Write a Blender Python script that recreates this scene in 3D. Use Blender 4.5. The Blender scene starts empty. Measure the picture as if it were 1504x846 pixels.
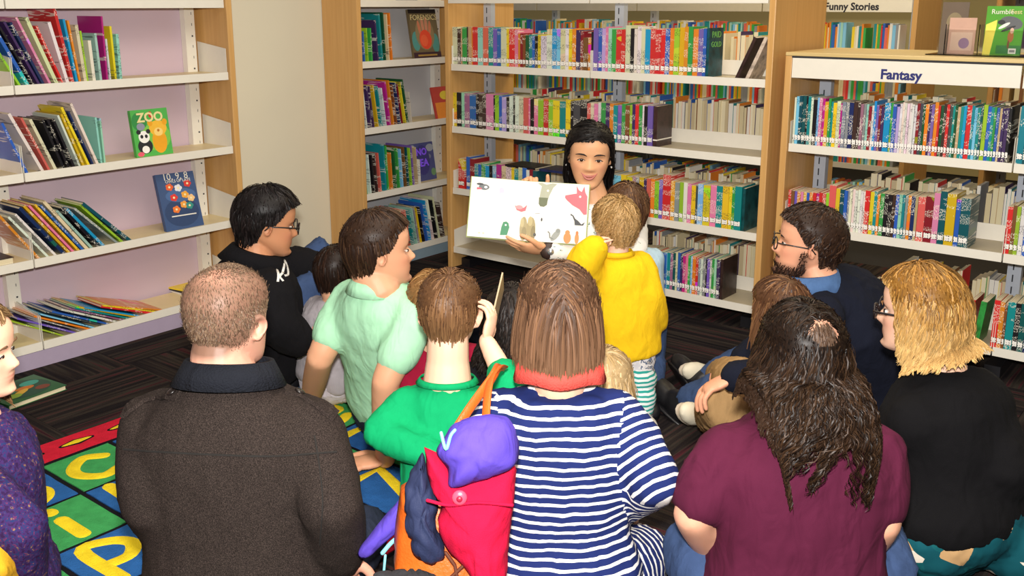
import bpy, bmesh, math, random
import numpy as np
from mathutils import Vector, Matrix, noise

# ------------------------------------------------------------------ camera, light, exposure
SC = bpy.context.scene
COL = SC.collection
rnd = random.Random(7)
PITCH = math.radians(13.0)
CAM_H = 1.45
YAW = math.radians(38.53)
FPX = 1440.0                      # focal length in pixels of the 1504-pixel-wide frame
cam_d = bpy.data.cameras.new('camera')
cam = bpy.data.objects.new('camera', cam_d)
COL.objects.link(cam)
cam.location = (0, 0, CAM_H)
cam.rotation_euler = (math.pi / 2 - PITCH, 0, YAW)
cam_d.sensor_width = 36.0
cam_d.lens = 36.0 * FPX / 1504.0
cam_d.shift_y = -85.0 / 1504.0
cam_d.clip_start = 0.05
SC.camera = cam

world = bpy.data.worlds.new('world')
SC.world = world
world.use_nodes = True
world.node_tree.nodes['Background'].inputs[0].default_value = (1.0, 0.94, 0.86, 1)
world.node_tree.nodes['Background'].inputs[1].default_value = 0.17

def area(name, loc, rot, size, sizey, energy, color):
    l = bpy.data.lights.new(name, 'AREA')
    l.shape = 'RECTANGLE'; l.size = size; l.size_y = sizey; l.energy = energy; l.color = color
    o = bpy.data.objects.new(name, l); COL.objects.link(o)
    o.location = loc; o.rotation_euler = rot
    return o
# the ceiling's luminaires (the room's own lighting, above the frame)
area('ceiling_light', (-1.6, 2.4, 2.85), (0, 0, 0), 1.2, 2.4, 42, (1.0, 0.90, 0.76))
area('ceiling_light', (-0.2, 1.0, 2.85), (0, 0, 0), 1.2, 2.4, 30, (1.0, 0.90, 0.76))
area('ceiling_light', (-2.2, 5.6, 2.85), (0, 0, 0), 2.4, 1.0, 40, (1.0, 0.80, 0.45))
area('ceiling_light', (1.2, 5.4, 2.85), (0, 0, 0), 2.4, 1.0, 30, (1.0, 0.80, 0.45))
# the photographer's flash, on top of the camera
fl = bpy.data.lights.new('camera_flash', 'SPOT')
fl.energy = 450; fl.shadow_soft_size = 0.045; fl.color = (1.0, 0.97, 0.93)
fl.spot_size = math.radians(95); fl.spot_blend = 0.6
flo = bpy.data.objects.new('camera_flash', fl); COL.objects.link(flo)
flo.location = (-0.02, 0.02, CAM_H + 0.16)
flo.rotation_euler = (math.pi / 2 - PITCH + 0.05, 0, YAW)

SC.view_settings.view_transform = 'Standard'
SC.view_settings.look = 'None'
SC.view_settings.exposure = 0.1
SC.view_settings.gamma = 1.0

# ------------------------------------------------------------------ helpers
CF = np.array([-math.sin(YAW), math.cos(YAW), 0.0])     # level forward of the viewer
CR = np.array([math.cos(YAW), math.sin(YAW), 0.0])      # right of the viewer
CU = np.array([0, 0, 1.0])
_cp, _sp = math.cos(PITCH), math.sin(PITCH)

def ray(x, y):
    u = (x - 752.0) / FPX; v = (338.0 - y) / FPX
    return u * CR + (_cp + v * _sp) * CF + (-_sp + v * _cp) * CU
def RP(x, y, d):
    return np.array([0, 0, CAM_H]) + d * ray(x, y)
def on_x(x, y, X):
    r = ray(x, y); return np.array([0, 0, CAM_H]) + X / r[0] * r
def on_y(x, y, Y):
    r = ray(x, y); return np.array([0, 0, CAM_H]) + Y / r[1] * r
def on_z(x, y, Z=0.0):
    r = ray(x, y); return np.array([0, 0, CAM_H]) + (Z - CAM_H) / r[2] * r

def lin(c):
    return tuple(((v / 12.92) if v <= 0.04045 else ((v + 0.055) / 1.055) ** 2.4) for v in c)
def rgb(h):
    h = h.lstrip('#')
    return lin(tuple(int(h[i:i + 2], 16) / 255 for i in (0, 2, 4)))

MATS = {}
def node(nt, t, **kw):
    n = nt.nodes.new(t)
    for k, v in kw.items():
        setattr(n, k, v)
    return n
def base_mat(name, color='#808080', rough=0.6, metallic=0.0, spec=0.5):
    m = bpy.data.materials.new(name); m.use_nodes = True
    b = m.node_tree.nodes['Principled BSDF']
    b.inputs['Base Color'].default_value = (*rgb(color), 1)
    b.inputs['Roughness'].default_value = rough
    b.inputs['Metallic'].default_value = metallic
    b.inputs['Specular IOR Level'].default_value = spec
    MATS[name] = m
    return m, m.node_tree, b
def ramp(nt, stops, interp='LINEAR'):
    r = node(nt, 'ShaderNodeValToRGB')
    r.color_ramp.interpolation = interp
    el = r.color_ramp.elements
    while len(el) < len(stops): el.new(0.5)
    for e, (p, c) in zip(el, stops):
        e.position = p; e.color = (*rgb(c), 1)
    return r
def mat(name, color, rough=0.6, var=0.06, scale=30.0, bump=0.0, bscale=200.0, metallic=0.0, spec=0.5, stretch=(1, 1, 1)):
    """plain surface: base colour with faint noise variation and fine relief"""
    if name in MATS: return MATS[name]
    m, nt, b = base_mat(name, color, rough, metallic, spec)
    tc = node(nt, 'ShaderNodeTexCoord'); mp = node(nt, 'ShaderNodeMapping')
    mp.inputs['Scale'].default_value = stretch
    nt.links.new(tc.outputs['Object'], mp.inputs['Vector'])
    if var > 0:
        n = node(nt, 'ShaderNodeTexNoise'); n.inputs['Scale'].default_value = scale; n.inputs['Detail'].default_value = 4
        nt.links.new(mp.outputs['Vector'], n.inputs['Vector'])
        hs = node(nt, 'ShaderNodeHueSaturation'); hs.inputs['Color'].default_value = (*rgb(color), 1)
        mr = node(nt, 'ShaderNodeMapRange')
        mr.inputs['To Min'].default_value = 1 - var * 2; mr.inputs['To Max'].default_value = 1 + var * 2
        nt.links.new(n.outputs['Fac'], mr.inputs['Value']); nt.links.new(mr.outputs['Result'], hs.inputs['Value'])
        nt.links.new(hs.outputs['Color'], b.inputs['Base Color'])
    if bump > 0:
        n2 = node(nt, 'ShaderNodeTexNoise'); n2.inputs['Scale'].default_value = bscale; n2.inputs['Detail'].default_value = 3
        nt.links.new(mp.outputs['Vector'], n2.inputs['Vector'])
        bp = node(nt, 'ShaderNodeBump'); bp.inputs['Strength'].default_value = bump; bp.inputs['Distance'].default_value = 0.004
        nt.links.new(n2.outputs['Fac'], bp.inputs['Height']); nt.links.new(bp.outputs['Normal'], b.inputs['Normal'])
    return m
def wood(name, c1, c2, axis='Z'):
    if name in MATS: return MATS[name]
    m, nt, b = base_mat(name, c1, 0.42)
    tc = node(nt, 'ShaderNodeTexCoord'); mp = node(nt, 'ShaderNodeMapping')
    mp.inputs['Scale'].default_value = {'Z': (60, 60, 2.2), 'X': (2.2, 60, 60), 'Y': (60, 2.2, 60)}[axis]
    n = node(nt, 'ShaderNodeTexNoise'); n.inputs['Scale'].default_value = 1.0; n.inputs['Detail'].default_value = 6; n.inputs['Distortion'].default_value = 0.4
    nt.links.new(tc.outputs['Object'], mp.inputs['Vector']); nt.links.new(mp.outputs['Vector'], n.inputs['Vector'])
    r = ramp(nt, [(0.3, c1), (0.7, c2)]); nt.links.new(n.outputs['Fac'], r.inputs['Fac'])
    nt.links.new(r.outputs['Color'], b.inputs['Base Color'])
    return m

class MB:
    """collects vertices and faces, then links them as ONE mesh object"""
    def __init__(s): s.v = []; s.f = []; s.m = []
    def add(s, verts, faces, mi=0):
        o = len(s.v); s.v.extend([tuple(map(float, q)) for q in verts])
        s.f.extend([tuple(i + o for i in f) for f in faces]); s.m.extend([mi] * len(faces)); return s
    def box(s, lo, hi, mi=0, M=None, skip=()):
        (a, b, c), (d, e, f) = lo, hi
        vs = [(a, b, c), (d, b, c), (d, e, c), (a, e, c), (a, b, f), (d, b, f), (d, e, f), (a, e, f)]
        if M is not None: vs = [tuple(M @ Vector(v)) for v in vs]
        fs = {'-z': (0, 3, 2, 1), '+z': (4, 5, 6, 7), '-y': (0, 1, 5, 4), '+x': (1, 2, 6, 5), '+y': (2, 3, 7, 6), '-x': (3, 0, 4, 7)}
        return s.add(vs, [q for k, q in fs.items() if k not in skip], mi)
    def tube(s, pts, rad, seg=8, mi=0, cap=True, flat=None):
        v, f = tube(pts, rad, seg, cap, flat); return s.add(v, f, mi)
    def ell(s, c, r, seg=12, ring=8, mi=0, R=None):
        v, f = ellipsoid(c, r, seg, ring, R); return s.add(v, f, mi)
    def mesh(s, name, mats, smooth=False):
        me = bpy.data.meshes.new(name)
        me.from_pydata(s.v, [], s.f)
        for m in (mats if isinstance(mats, (list, tuple)) else [mats]): me.materials.append(m)
        if any(s.m): me.polygons.foreach_set('material_index', s.m)
        if smooth: me.polygons.foreach_set('use_smooth', [True] * len(s.f))
        me.update(); return me
    def build(s, name, mats, parent=None, smooth=False, bevel=0):
        o = bpy.data.objects.new(name, s.mesh(name, mats, smooth))
        COL.objects.link(o); o.parent = parent
        if bevel:
            b = o.modifiers.new('bevel', 'BEVEL'); b.width = bevel; b.segments = 2; b.limit_method = 'ANGLE'
        return o

def frames(P):
    P = np.asarray(P, float); n = len(P)
    T = np.gradient(P, axis=0); T /= np.linalg.norm(T, axis=1)[:, None] + 1e-9
    a = np.array([0, 0, 1.0]) if abs(T[0][2]) < 0.9 else np.array([1.0, 0, 0])
    A = np.zeros((n, 3)); a = a - T[0] * a.dot(T[0]); a /= np.linalg.norm(a)
    for i in range(n):
        a = a - T[i] * a.dot(T[i]); a /= np.linalg.norm(a) + 1e-9; A[i] = a
    return P, T, A, np.cross(T, A)
def tube(pts, rad, seg=8, cap=True, flat=None):
    """tapered tube with rounded ends along a polyline; flat scales the second axis"""
    P, T, A, B = frames(pts); n = len(P)
    r = np.full(n, float(rad)) if np.isscalar(rad) else np.interp(np.linspace(0, 1, n), np.linspace(0, 1, len(rad)), rad)
    rows = []
    if cap:
        for k in (2, 1):
            q = k / 2.4; rows.append((P[0] - T[0] * r[0] * math.sin(q * 1.45), A[0], B[0], r[0] * math.cos(q * 1.45)))
    for i in range(n): rows.append((P[i], A[i], B[i], r[i]))
    if cap:
        for k in (1, 2):
            q = k / 2.4; rows.append((P[-1] + T[-1] * r[-1] * math.sin(q * 1.45), A[-1], B[-1], r[-1] * math.cos(q * 1.45)))
    th = np.linspace(0, 2 * math.pi, seg, endpoint=False); fl = 1.0 if flat is None else flat
    V = [c + rr * (math.cos(t) * a + fl * math.sin(t) * b) for (c, a, b, rr) in rows for t in th]
    F = []
    for i in range(len(rows) - 1):
        for j in range(seg):
            k = (j + 1) % seg; F.append((i * seg + j, i * seg + k, (i + 1) * seg + k, (i + 1) * seg + j))
    F.append(tuple(range(seg - 1, -1, -1))); F.append(tuple((len(rows) - 1) * seg + j for j in range(seg)))
    return V, F
def ellipsoid(c, r, seg=12, ring=8, R=None):
    c = np.asarray(c, float); r = np.full(3, r) if np.isscalar(r) else np.asarray(r, float)
    V = [np.array([0, 0, -1.0])]
    for i in range(1, ring):
        p = -math.pi / 2 + math.pi * i / ring
        for j in range(seg):
            t = 2 * math.pi * j / seg; V.append(np.array([math.cos(p) * math.cos(t), math.cos(p) * math.sin(t), math.sin(p)]))
    V.append(np.array([0, 0, 1.0]))
    V = [v * r for v in V]
    if R is not None: V = [R @ v for v in V]
    V = [v + c for v in V]
    F = [(0, 1 + (j + 1) % seg, 1 + j) for j in range(seg)]
    for i in range(ring - 2):
        for j in range(seg):
            k = (j + 1) % seg; a = 1 + i * seg
            F.append((a + j, a + k, a + seg + k, a + seg + j))
    top = len(V) - 1; a = 1 + (ring - 2) * seg
    F += [(a + j, a + (j + 1) % seg, top) for j in range(seg)]
    return V, F
def smooth_path(pts, n=12):
    """Catmull-Rom through pts"""
    P = [np.asarray(p, float) for p in pts]
    P = [2 * P[0] - P[1]] + P + [2 * P[-1] - P[-2]]
    out = []
    for i in range(1, len(P) - 2):
        for t in np.linspace(0, 1, n, endpoint=False):
            a, b, c, d = P[i - 1:i + 3]
            out.append(0.5 * (2 * b + (c - a) * t + (2 * a - 5 * b + 4 * c - d) * t * t + (3 * b - a - 3 * c + d) * t ** 3))
    out.append(P[-2]); return out

def empty(name, loc=(0, 0, 0), parent=None):
    o = bpy.data.objects.new(name, None); COL.objects.link(o); o.location = loc; o.parent = parent
    o.empty_display_size = 0.05; return o
def tag(o, label=None, cat=None, group=None, kind=None):
    for k, v in (('label', label), ('category', cat), ('group', group), ('kind', kind)):
        if v: o[k] = v
    return o
_font_cache = {}
def text_mesh(body, size, extrude=0.0005):
    key = (body, size, extrude)
    if key not in _font_cache:
        cu = bpy.data.curves.new('txt', 'FONT'); cu.body = body; cu.size = size; cu.extrude = extrude
        cu.align_x = 'CENTER'; cu.align_y = 'CENTER'; cu.resolution_u = 3; cu.offset = 0.0018 if size > .05 else 0.0
        o = bpy.data.objects.new('txt', cu); COL.objects.link(o)
        dg = bpy.context.evaluated_depsgraph_get()
        me = bpy.data.meshes.new_from_object(o.evaluated_get(dg))
        bpy.data.objects.remove(o); bpy.data.curves.remove(cu)
        _font_cache[key] = me
    return _font_cache[key]
def text(name, body, size, M, m, parent, bold=0.0):
    me = text_mesh(body, size).copy(); me.materials.clear(); me.materials.append(m)
    o = bpy.data.objects.new(name, me); COL.objects.link(o); o.parent = parent; o.matrix_local = M
    return o
def frame_m(loc, x, y, z):
    M = Matrix.Identity(4)
    for i, a in enumerate((x, y, z)):
        for k in range(3): M[k][i] = a[k]
    for k in range(3): M[k][3] = loc[k]
    return M
# ------------------------------------------------------------------ the room
WOOD = wood('beech', '#c69656', '#d2a466')
WOOD_IN = wood('beech_inner', '#a57c52', '#b58a5e')
WHITE = mat('white_steel', '#e6e0d2', 0.38, 0.02)
SHELFTOP = mat('shelf_board', '#b9ab8e', 0.45, 0.05, 12)
CREAM = mat('cream_laminate', '#e6d2a0', 0.4, 0.05, 14)
POST = mat('grey_post', '#b3b9c4', 0.4, 0.03, metallic=0.1)
DARKHOLE = mat('slot_dark', '#2b2b30', 0.8, 0)
LAV = mat('lavender_panel', '#c9b2bd', 0.6, 0.03, 4)
GREYBLUE = mat('greyblue_panel', '#b9b9bb', 0.6, 0.03, 4)
SLATE = mat('slate_plinth', '#7f93a0', 0.55, 0.03)
LAVP = mat('lavender_plinth', '#a99ab0', 0.55, 0.03)
SIGNTXT = mat('sign_ink', '#23286b', 0.5, 0)
BLACK = mat('black_plastic', '#17161a', 0.45, 0)

def plane_wall(name, lo, hi, m):
    o = MB().box(lo, hi).build(name, m); tag(o, kind='structure'); return o
PAINT = mat('wall_paint', '#dcd5be', 0.75, 0.015, 3, 0.03, 160)
YPAINT = mat('far_wall_paint', '#d9c68c', 0.8, 0.02, 3)
plane_wall('wall_left', (-4.25, -1.0, 0), (-4.13, 4.60, 2.9), PAINT)
plane_wall('wall_back', (-9.0, 9.0, 0), (5.0, 9.12, 2.9), YPAINT)
sk = MB().box((-4.13, 2.80, 0), (-4.118, 3.56, 0.09)).build('baseboard_left', mat('skirting', '#d8d2c2', 0.5, 0.01)); tag(sk, kind='structure')
fl_sub = MB().box((-9.0, -1.0, -0.12), (5.0, 9.1, -0.008)).build('floor', mat('floor_underlay', '#1d1a1b', 0.9, 0.05)); tag(fl_sub, kind='structure')

# carpet tiles, quarter-turned
cm, nt, b = base_mat('carpet', '#2b2426', 0.95, 0, 0.1)
tc = node(nt, 'ShaderNodeTexCoord'); oi = node(nt, 'ShaderNodeObjectInfo')
vm = node(nt, 'ShaderNodeVectorMath', operation='MULTIPLY_ADD')
cmb = node(nt, 'ShaderNodeCombineXYZ'); ml = node(nt, 'ShaderNodeMath', operation='MULTIPLY'); ml.inputs[1].default_value = 37.0
nt.links.new(oi.outputs['Random'], ml.inputs[0])
for k in range(3): nt.links.new(ml.outputs[0], cmb.inputs[k])
vm.inputs[1].default_value = (46, 1.7, 1)
nt.links.new(tc.outputs['Object'], vm.inputs[0]); nt.links.new(cmb.outputs[0], vm.inputs[2])
n1 = node(nt, 'ShaderNodeTexNoise'); n1.inputs['Scale'].default_value = 1.0; n1.inputs['Detail'].default_value = 2.5
nt.links.new(vm.outputs[0], n1.inputs['Vector'])
r1 = ramp(nt, [(0.26, '#110f11'), (0.42, '#1f1a1c'), (0.5, '#2a2321'), (0.58, '#37322c'), (0.64, '#481f26'), (0.72, '#1f191b'), (0.85, '#443a31')])
nt.links.new(n1.outputs['Fac'], r1.inputs['Fac'])
n2 = node(nt, 'ShaderNodeTexNoise'); n2.inputs['Scale'].default_value = 260
nt.links.new(tc.outputs['Object'], n2.inputs['Vector'])
mr = node(nt, 'ShaderNodeMapRange'); mr.inputs['To Min'].default_value = 0.55; mr.inputs['To Max'].default_value = 1.4
nt.links.new(n2.outputs['Fac'], mr.inputs['Value'])
hs = node(nt, 'ShaderNodeHueSaturation'); nt.links.new(r1.outputs['Color'], hs.inputs['Color']); nt.links.new(mr.outputs['Result'], hs.inputs['Value'])
nt.links.new(hs.outputs['Color'], b.inputs['Base Color'])
bp = node(nt, 'ShaderNodeBump'); bp.inputs['Strength'].default_value = 0.5; bp.inputs['Distance'].default_value = 0.004
nt.links.new(n2.outputs['Fac'], bp.inputs['Height']); nt.links.new(bp.outputs['Normal'], b.inputs['Normal'])
tile_me = MB().box((-0.249, -0.249, -0.008), (0.249, 0.249, 0.0)).mesh('carpet_tile', cm)
for i in range(12):
    for j in range(11):
        X = -3.87 + i * 0.5; Y = 0.25 + j * 0.5
        if X > 0.2 + Y * 0.35 + 0.6 or Y < -0.6 * X * 0.2 - 0.3: continue
        o = bpy.data.objects.new('carpet_tile', tile_me); COL.objects.link(o); o.parent = fl_sub
        o.location = (X, Y, -0.0002 * rnd.random()); o.rotation_euler.z = (math.pi / 2) * ((i + j) % 2 + 2 * rnd.randint(0, 1))

# ------------------------------------------------------------------ bookcases
def bookcase(name, label, loc, rotz, bays, depth, height, shelf_z, double=False, back=None, plinth=None, end_first=True, end_last=True,
             top_m=None, posts=True, sign=None, lipmat=None, shelf_mat=None, bracket=0.10, back_stop=True, low_panel=None):
    """local x runs along the front (first end at 0), y goes into the case, z up; bays = list of bay lengths"""
    r = empty(name, loc); r.rotation_euler.z = rotz; tag(r, label, 'bookcase')
    t = 0.03; L = sum(bays) + 2 * t
    if end_first: MB().box((0, 0, 0), (t, depth, height)).build('end_panel', WOOD, r, bevel=0.003)
    if end_last: MB().box((L - t, 0, 0), (L, depth, height)).build('end_panel', WOOD, r, bevel=0.003)
    sm = shelf_mat or SHELFTOP
    half = depth / 2 if double else depth
    x = t
    for bi, bl in enumerate(bays):
        for z in shelf_z:
            for side in ((0, 1) if double else (0,)):
                y0, y1 = (0.015, half - 0.035) if side == 0 else (depth - 0.015, half + 0.035)
                lo, hi = min(y0, y1), max(y0, y1)
                sh = MB().box((x + 0.004, lo + 0.003, z + 0.012), (x + bl - 0.004, hi, z + 0.030)).build('shelf', sm, r)
                yl = y0
                m = MB().box((x + 0.003, yl - 0.002 if side == 0 else yl - 0.003, z), (x + bl - 0.003, yl + 0.003 if side == 0 else yl + 0.002, z + 0.035))
                m.build('shelf_lip', lipmat or WHITE, sh)
                for e in (0, 1):                       # sheet steel brackets at both ends of the board
                    xb = x + 0.003 if e == 0 else x + bl - 0.0048
                    q = MB(); f0, f1 = y0 + (0.004 if side == 0 else -0.004), y1
                    vs = [(xx, yy, zz) for xx in (xb, xb + 0.0018) for yy, zz in ((f0, z + 0.002), (f1, z + 0.002), (f1, z + 0.03 + bracket * 1.25), (f0, z + 0.03 + bracket))]
                    q.add(vs, [(0, 1, 2, 3), (7, 6, 5, 4), (0, 4, 5, 1), (1, 5, 6, 2), (2, 6, 7, 3), (3, 7, 4, 0)])
                    q.build('bracket', WHITE, sh)
                if back_stop and side == 0:
                    MB().box((x + 0.004, hi - 0.004, z + 0.031), (x + bl - 0.004, hi - 0.001, z + 0.098)).build('back_stop', WHITE, sh)
        x += bl
    if posts:
        x = t
        for bi in range(len(bays) + 1):
            px = x + (0.0 if 0 < bi < len(bays) else (0.05 if bi == 0 else -0.05))
            w = 0.026
            yc = half if double else depth - 0.035
            p = MB().box((px - w, yc - 0.018, 0.0), (px + w, yc + 0.018, height - 0.03)).build('upright', POST if double else WHITE, r)
            s = MB()
            for k in range(int((height - 0.2) / 0.05)):
                zz = 0.1 + k * 0.05
                if double: s.box((px - 0.006, yc - 0.0195, zz), (px - 0.001, yc - 0.018, zz + 0.03))
                elif k % 3 == 0: s.box((px + 0.006, yc - 0.0195, zz), (px + 0.013, yc - 0.018, zz + 0.007))
                else: s.box((px + 0.009, yc - 0.0192, zz), (px + 0.011, yc - 0.018, zz + 0.012))
            so = s.build('slots', DARKHOLE, p); tag(so, kind='stuff')
            if bi < len(bays): x += bays[bi]
    if back is not None:
        MB().box((t, depth - 0.015, 0), (L - t, depth - 0.005, height)).build('back_panel', back, r)
    if plinth is not None:
        MB().box((t, 0.015, 0.0), (L - t, 0.03, shelf_z[0] - 0.002)).build('plinth', plinth, r)
    if sign:
        z0, z1 = sign
        for bi, bl in enumerate(bays):
            xs = t + sum(bays[:bi])
            MB().box((xs + 0.004, -0.006, z0), (xs + bl - 0.004, 0.002, z1)).build('sign_panel', WHITE, r, bevel=0.001)
    if double:
        fm = MB().box((t, half - 0.012, 0.03), (L - t, half + 0.012, 0.06)).build('foot_rail', BLACK, r)
        f = MB()
        x = t
        for bi in range(len(bays) + 1):
            px = x + (0.0 if 0 < bi < len(bays) else (0.05 if bi == 0 else -0.05))
            MB().box((px - 0.03, 0.06, 0.0), (px + 0.03, depth - 0.06, 0.05)).build('foot', BLACK, r)
            if bi < len(bays): x += bays[bi]
    return r
R90 = math.pi / 2
CZ = [0.088, 0.424, 0.764, 1.100]
case_c = bookcase('bookcase', 'wood ended double sided bookcase of white shelves behind the woman reading', (-3.62, 3.965, 0), 0, [0.905, 0.905], 0.56, 1.62, CZ, double=True, sign=(1.452, 1.535))
case_f = bookcase('bookcase', 'low double sided bookcase headed Fantasy, right of the reader', (-1.71, 4.00, 0), 0, [0.885, 0.885], 0.56, 1.236, [0.107, 0.484, 0.832], double=True, sign=(1.147, 1.229))
LZ = [0.07, 0.416, 0.766, 1.108, 1.432]
case_l = bookcase('bookcase', 'wall bookcase with lavender back and leaning picture books, by the hooded man', (-3.855, 0.77, 0), R90, [0.98, 0.98], 0.272, 2.1, LZ, back=LAV, plinth=LAVP, shelf_mat=CREAM, bracket=0.112, back_stop=False)
FZ = [0.06, 0.408, 0.766, 1.118, 1.434]
case_o = bookcase('bookcase', 'narrow wall bookcase with grey back holding the FORENSICS book, between wall and corner', (-3.855, 3.555, 0), R90, [0.86], 0.272, 2.1, FZ, back=GREYBLUE, plinth=SLATE, shelf_mat=CREAM, bracket=0.0, back_stop=False)
# top of the low case and its lettering
MB().box((0.0, 0.0, 1.237), (1.83, 0.56, 1.252)).build('top_board', wood('top_veneer', '#c9ad72', '#d7bd84', 'X'), case_f, bevel=0.002)
MB().box((0.03, -0.004, 1.2295), (1.80, 0.012, 1.2365)).build('top_rail', DARKHOLE, case_f)
cx = on_y(1323, 110, 3.994)
text('sign_lettering', 'Fantasy', 0.053, frame_m((cx[0] + 1.71, -0.0065, cx[2] - 0.002), (1, 0, 0), (0, 0, 1), (0, -1, 0)), SIGNTXT, case_f)

# far bookcases, seen through the open shelves
case_b = bookcase('bookcase', 'tall wooden bookcase headed Funny Stories, far behind the low bookcase', (-5.62, 6.2, 0), 0, [0.9, 0.9, 0.96, 0.96], 0.5, 1.66, [0.10, 0.42, 0.76, 1.10], double=True, sign=(1.40, 1.52), back_stop=False)
text('sign_lettering', 'Funny Stories', 0.062, frame_m((3.81 - 0.43, -0.0065, 1.432), (1, 0, 0), (0, 0, 1), (0, -1, 0)), mat('sign_ink_dark', '#26242c', 0.5, 0), case_b)
case_r = bookcase('bookcase', 'dark wooden bookcase far behind the clear leaflet holder', (-1.5, 6.6, 0), 0, [0.9, 0.9], 0.5, 1.75, [0.10, 0.45, 0.80, 1.15, 1.5], double=True, back_stop=False)

# ------------------------------------------------------------------ books
PAL = dict(w='#ece8de', c='#e8dbb4', y='#f2d42c', Y='#e3b321', o='#ec8a2a', r='#dc3030', R='#8e1f2c', p='#ee84aa', m='#c4288a', v='#7c62ba', V='#43305f',
           l='#bcaad8', b='#2f66bc', B='#1f2f62', s='#86c6ea', a='#1f9cdc', t='#188e92', T='#14565c', g='#3ca84a', G='#1f5c36', e='#9ecb34', n='#82542f', N='#43302a',
           k='#1d1b20', h='#92959a', H='#4c4e54', q='#cbae80', S='#e46a5c', M='#a4d6c4', u='#a46c8a')
NAMES = dict(w='white', c='cream', y='yellow', Y='golden', o='orange', r='red', R='dark red', p='pink', m='magenta', v='violet', V='dark purple', l='lilac', b='blue', B='navy',
             s='sky blue', a='bright blue', t='teal', T='dark teal', g='green', G='dark green', e='lime green', n='brown', N='dark brown', k='black', h='grey', H='dark grey', q='tan', S='salmon', M='mint', u='mauve')
bm_, nt, b = base_mat('book_cover', '#ffffff', 0.32)
oi = node(nt, 'ShaderNodeObjectInfo'); tc = node(nt, 'ShaderNodeTexCoord')
def off_vec(scale, mult):
    mp = node(nt, 'ShaderNodeVectorMath', operation='MULTIPLY_ADD'); mp.inputs[1].default_value = scale
    mm = node(nt, 'ShaderNodeMath', operation='MULTIPLY'); mm.inputs[1].default_value = mult
    nt.links.new(oi.outputs['Random'], mm.inputs[0])
    cc = node(nt, 'ShaderNodeCombineXYZ')
    for k in range(3): nt.links.new(mm.outputs[0], cc.inputs[k])
    nt.links.new(tc.outputs['Object'], mp.inputs[0]); nt.links.new(cc.outputs[0], mp.inputs[2]); return mp
def step(src, thr):
    s = node(nt, 'ShaderNodeMath', operation='GREATER_THAN'); s.inputs[1].default_value = thr; nt.links.new(src, s.inputs[0]); return s
def noi(vec, sc=1.0, det=1.0):
    n = node(nt, 'ShaderNodeTexNoise'); n.inputs['Scale'].default_value = sc; n.inputs['Detail'].default_value = det; nt.links.new(vec, n.inputs['Vector']); return n
blockn = noi(off_vec((3, 3, 9), 91).outputs[0]); titlez = noi(off_vec((2, 2, 20), 53).outputs[0]); letters = noi(off_vec((420, 12, 170), 17).outputs[0], 1.0, 0)
hue = node(nt, 'ShaderNodeHueSaturation'); nt.links.new(oi.outputs['Color'], hue.inputs['Color'])
mr = node(nt, 'ShaderNodeMapRange'); mr.inputs['To Min'].default_value = 0.3; mr.inputs['To Max'].default_value = 0.7
nt.links.new(oi.outputs['Random'], mr.inputs['Value']); nt.links.new(mr.outputs['Result'], hue.inputs['Hue']); hue.inputs['Value'].default_value = 1.15
mx1 = node(nt, 'ShaderNodeMix', data_type='RGBA'); nt.links.new(step(blockn.outputs['Fac'], 0.70).outputs[0], mx1.inputs[0])
nt.links.new(oi.outputs['Color'], mx1.inputs[6]); nt.links.new(hue.outputs['Color'], mx1.inputs[7])
tm = node(nt, 'ShaderNodeMath', operation='MULTIPLY'); nt.links.new(step(titlez.outputs['Fac'], 0.53).outputs[0], tm.inputs[0]); nt.links.new(step(letters.outputs['Fac'], 0.57).outputs[0], tm.inputs[1])
bw = node(nt, 'ShaderNodeRGBToBW'); nt.links.new(oi.outputs['Color'], bw.inputs[0])
inkr = ramp(nt, [(0.0, '#f0ead8'), (0.30, '#f4ecd0'), (0.42, '#2a2636')], 'CONSTANT'); nt.links.new(bw.outputs[0], inkr.inputs['Fac'])
mx2 = node(nt, 'ShaderNodeMix', data_type='RGBA'); tm2 = node(nt, 'ShaderNodeMath', operation='MULTIPLY'); tm2.inputs[1].default_value = .6; nt.links.new(tm.outputs[0], tm2.inputs[0]); nt.links.new(tm2.outputs[0], mx2.inputs[0])
nt.links.new(mx1.outputs[2], mx2.inputs[6]); nt.links.new(inkr.outputs['Color'], mx2.inputs[7]); nt.links.new(mx2.outputs[2], b.inputs['Base Color'])
COVER = bm_
cm2, nt, b = base_mat('book_cover_plain', '#ffffff', 0.3); oi = node(nt, 'ShaderNodeObjectInfo'); tc = node(nt, 'ShaderNodeTexCoord'); n = node(nt, 'ShaderNodeTexNoise'); n.inputs['Scale'].default_value = 24; n.inputs['Detail'].default_value = 3
nt.links.new(tc.outputs['Object'], n.inputs['Vector']); r1 = ramp(nt, [(.3, '#7a7a7a'), (.55, '#ffffff'), (.75, '#9a9488')]); nt.links.new(n.outputs['Fac'], r1.inputs['Fac'])
mx = node(nt, 'ShaderNodeMix', data_type='RGBA', blend_type='MULTIPLY'); mx.inputs[0].default_value = 1; nt.links.new(oi.outputs['Color'], mx.inputs[6]); nt.links.new(r1.outputs['Color'], mx.inputs[7]); nt.links.new(mx.outputs[2], b.inputs['Base Color']); COVER_PLAIN = cm2
pm, nt, b = base_mat('book_pages', '#e2d2ac', 0.85)
tc = node(nt, 'ShaderNodeTexCoord'); n = node(nt, 'ShaderNodeTexNoise'); mp = node(nt, 'ShaderNodeMapping'); mp.inputs['Scale'].default_value = (900, 4, 4)
nt.links.new(tc.outputs['Object'], mp.inputs['Vector']); nt.links.new(mp.outputs['Vector'], n.inputs['Vector']); n.inputs['Scale'].default_value = 1
r1 = ramp(nt, [(0.35, '#cdbb92'), (0.65, '#eadfc0')]); nt.links.new(n.outputs['Fac'], r1.inputs['Fac']); nt.links.new(r1.outputs['Color'], b.inputs['Base Color'])
PAGES = pm
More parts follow.
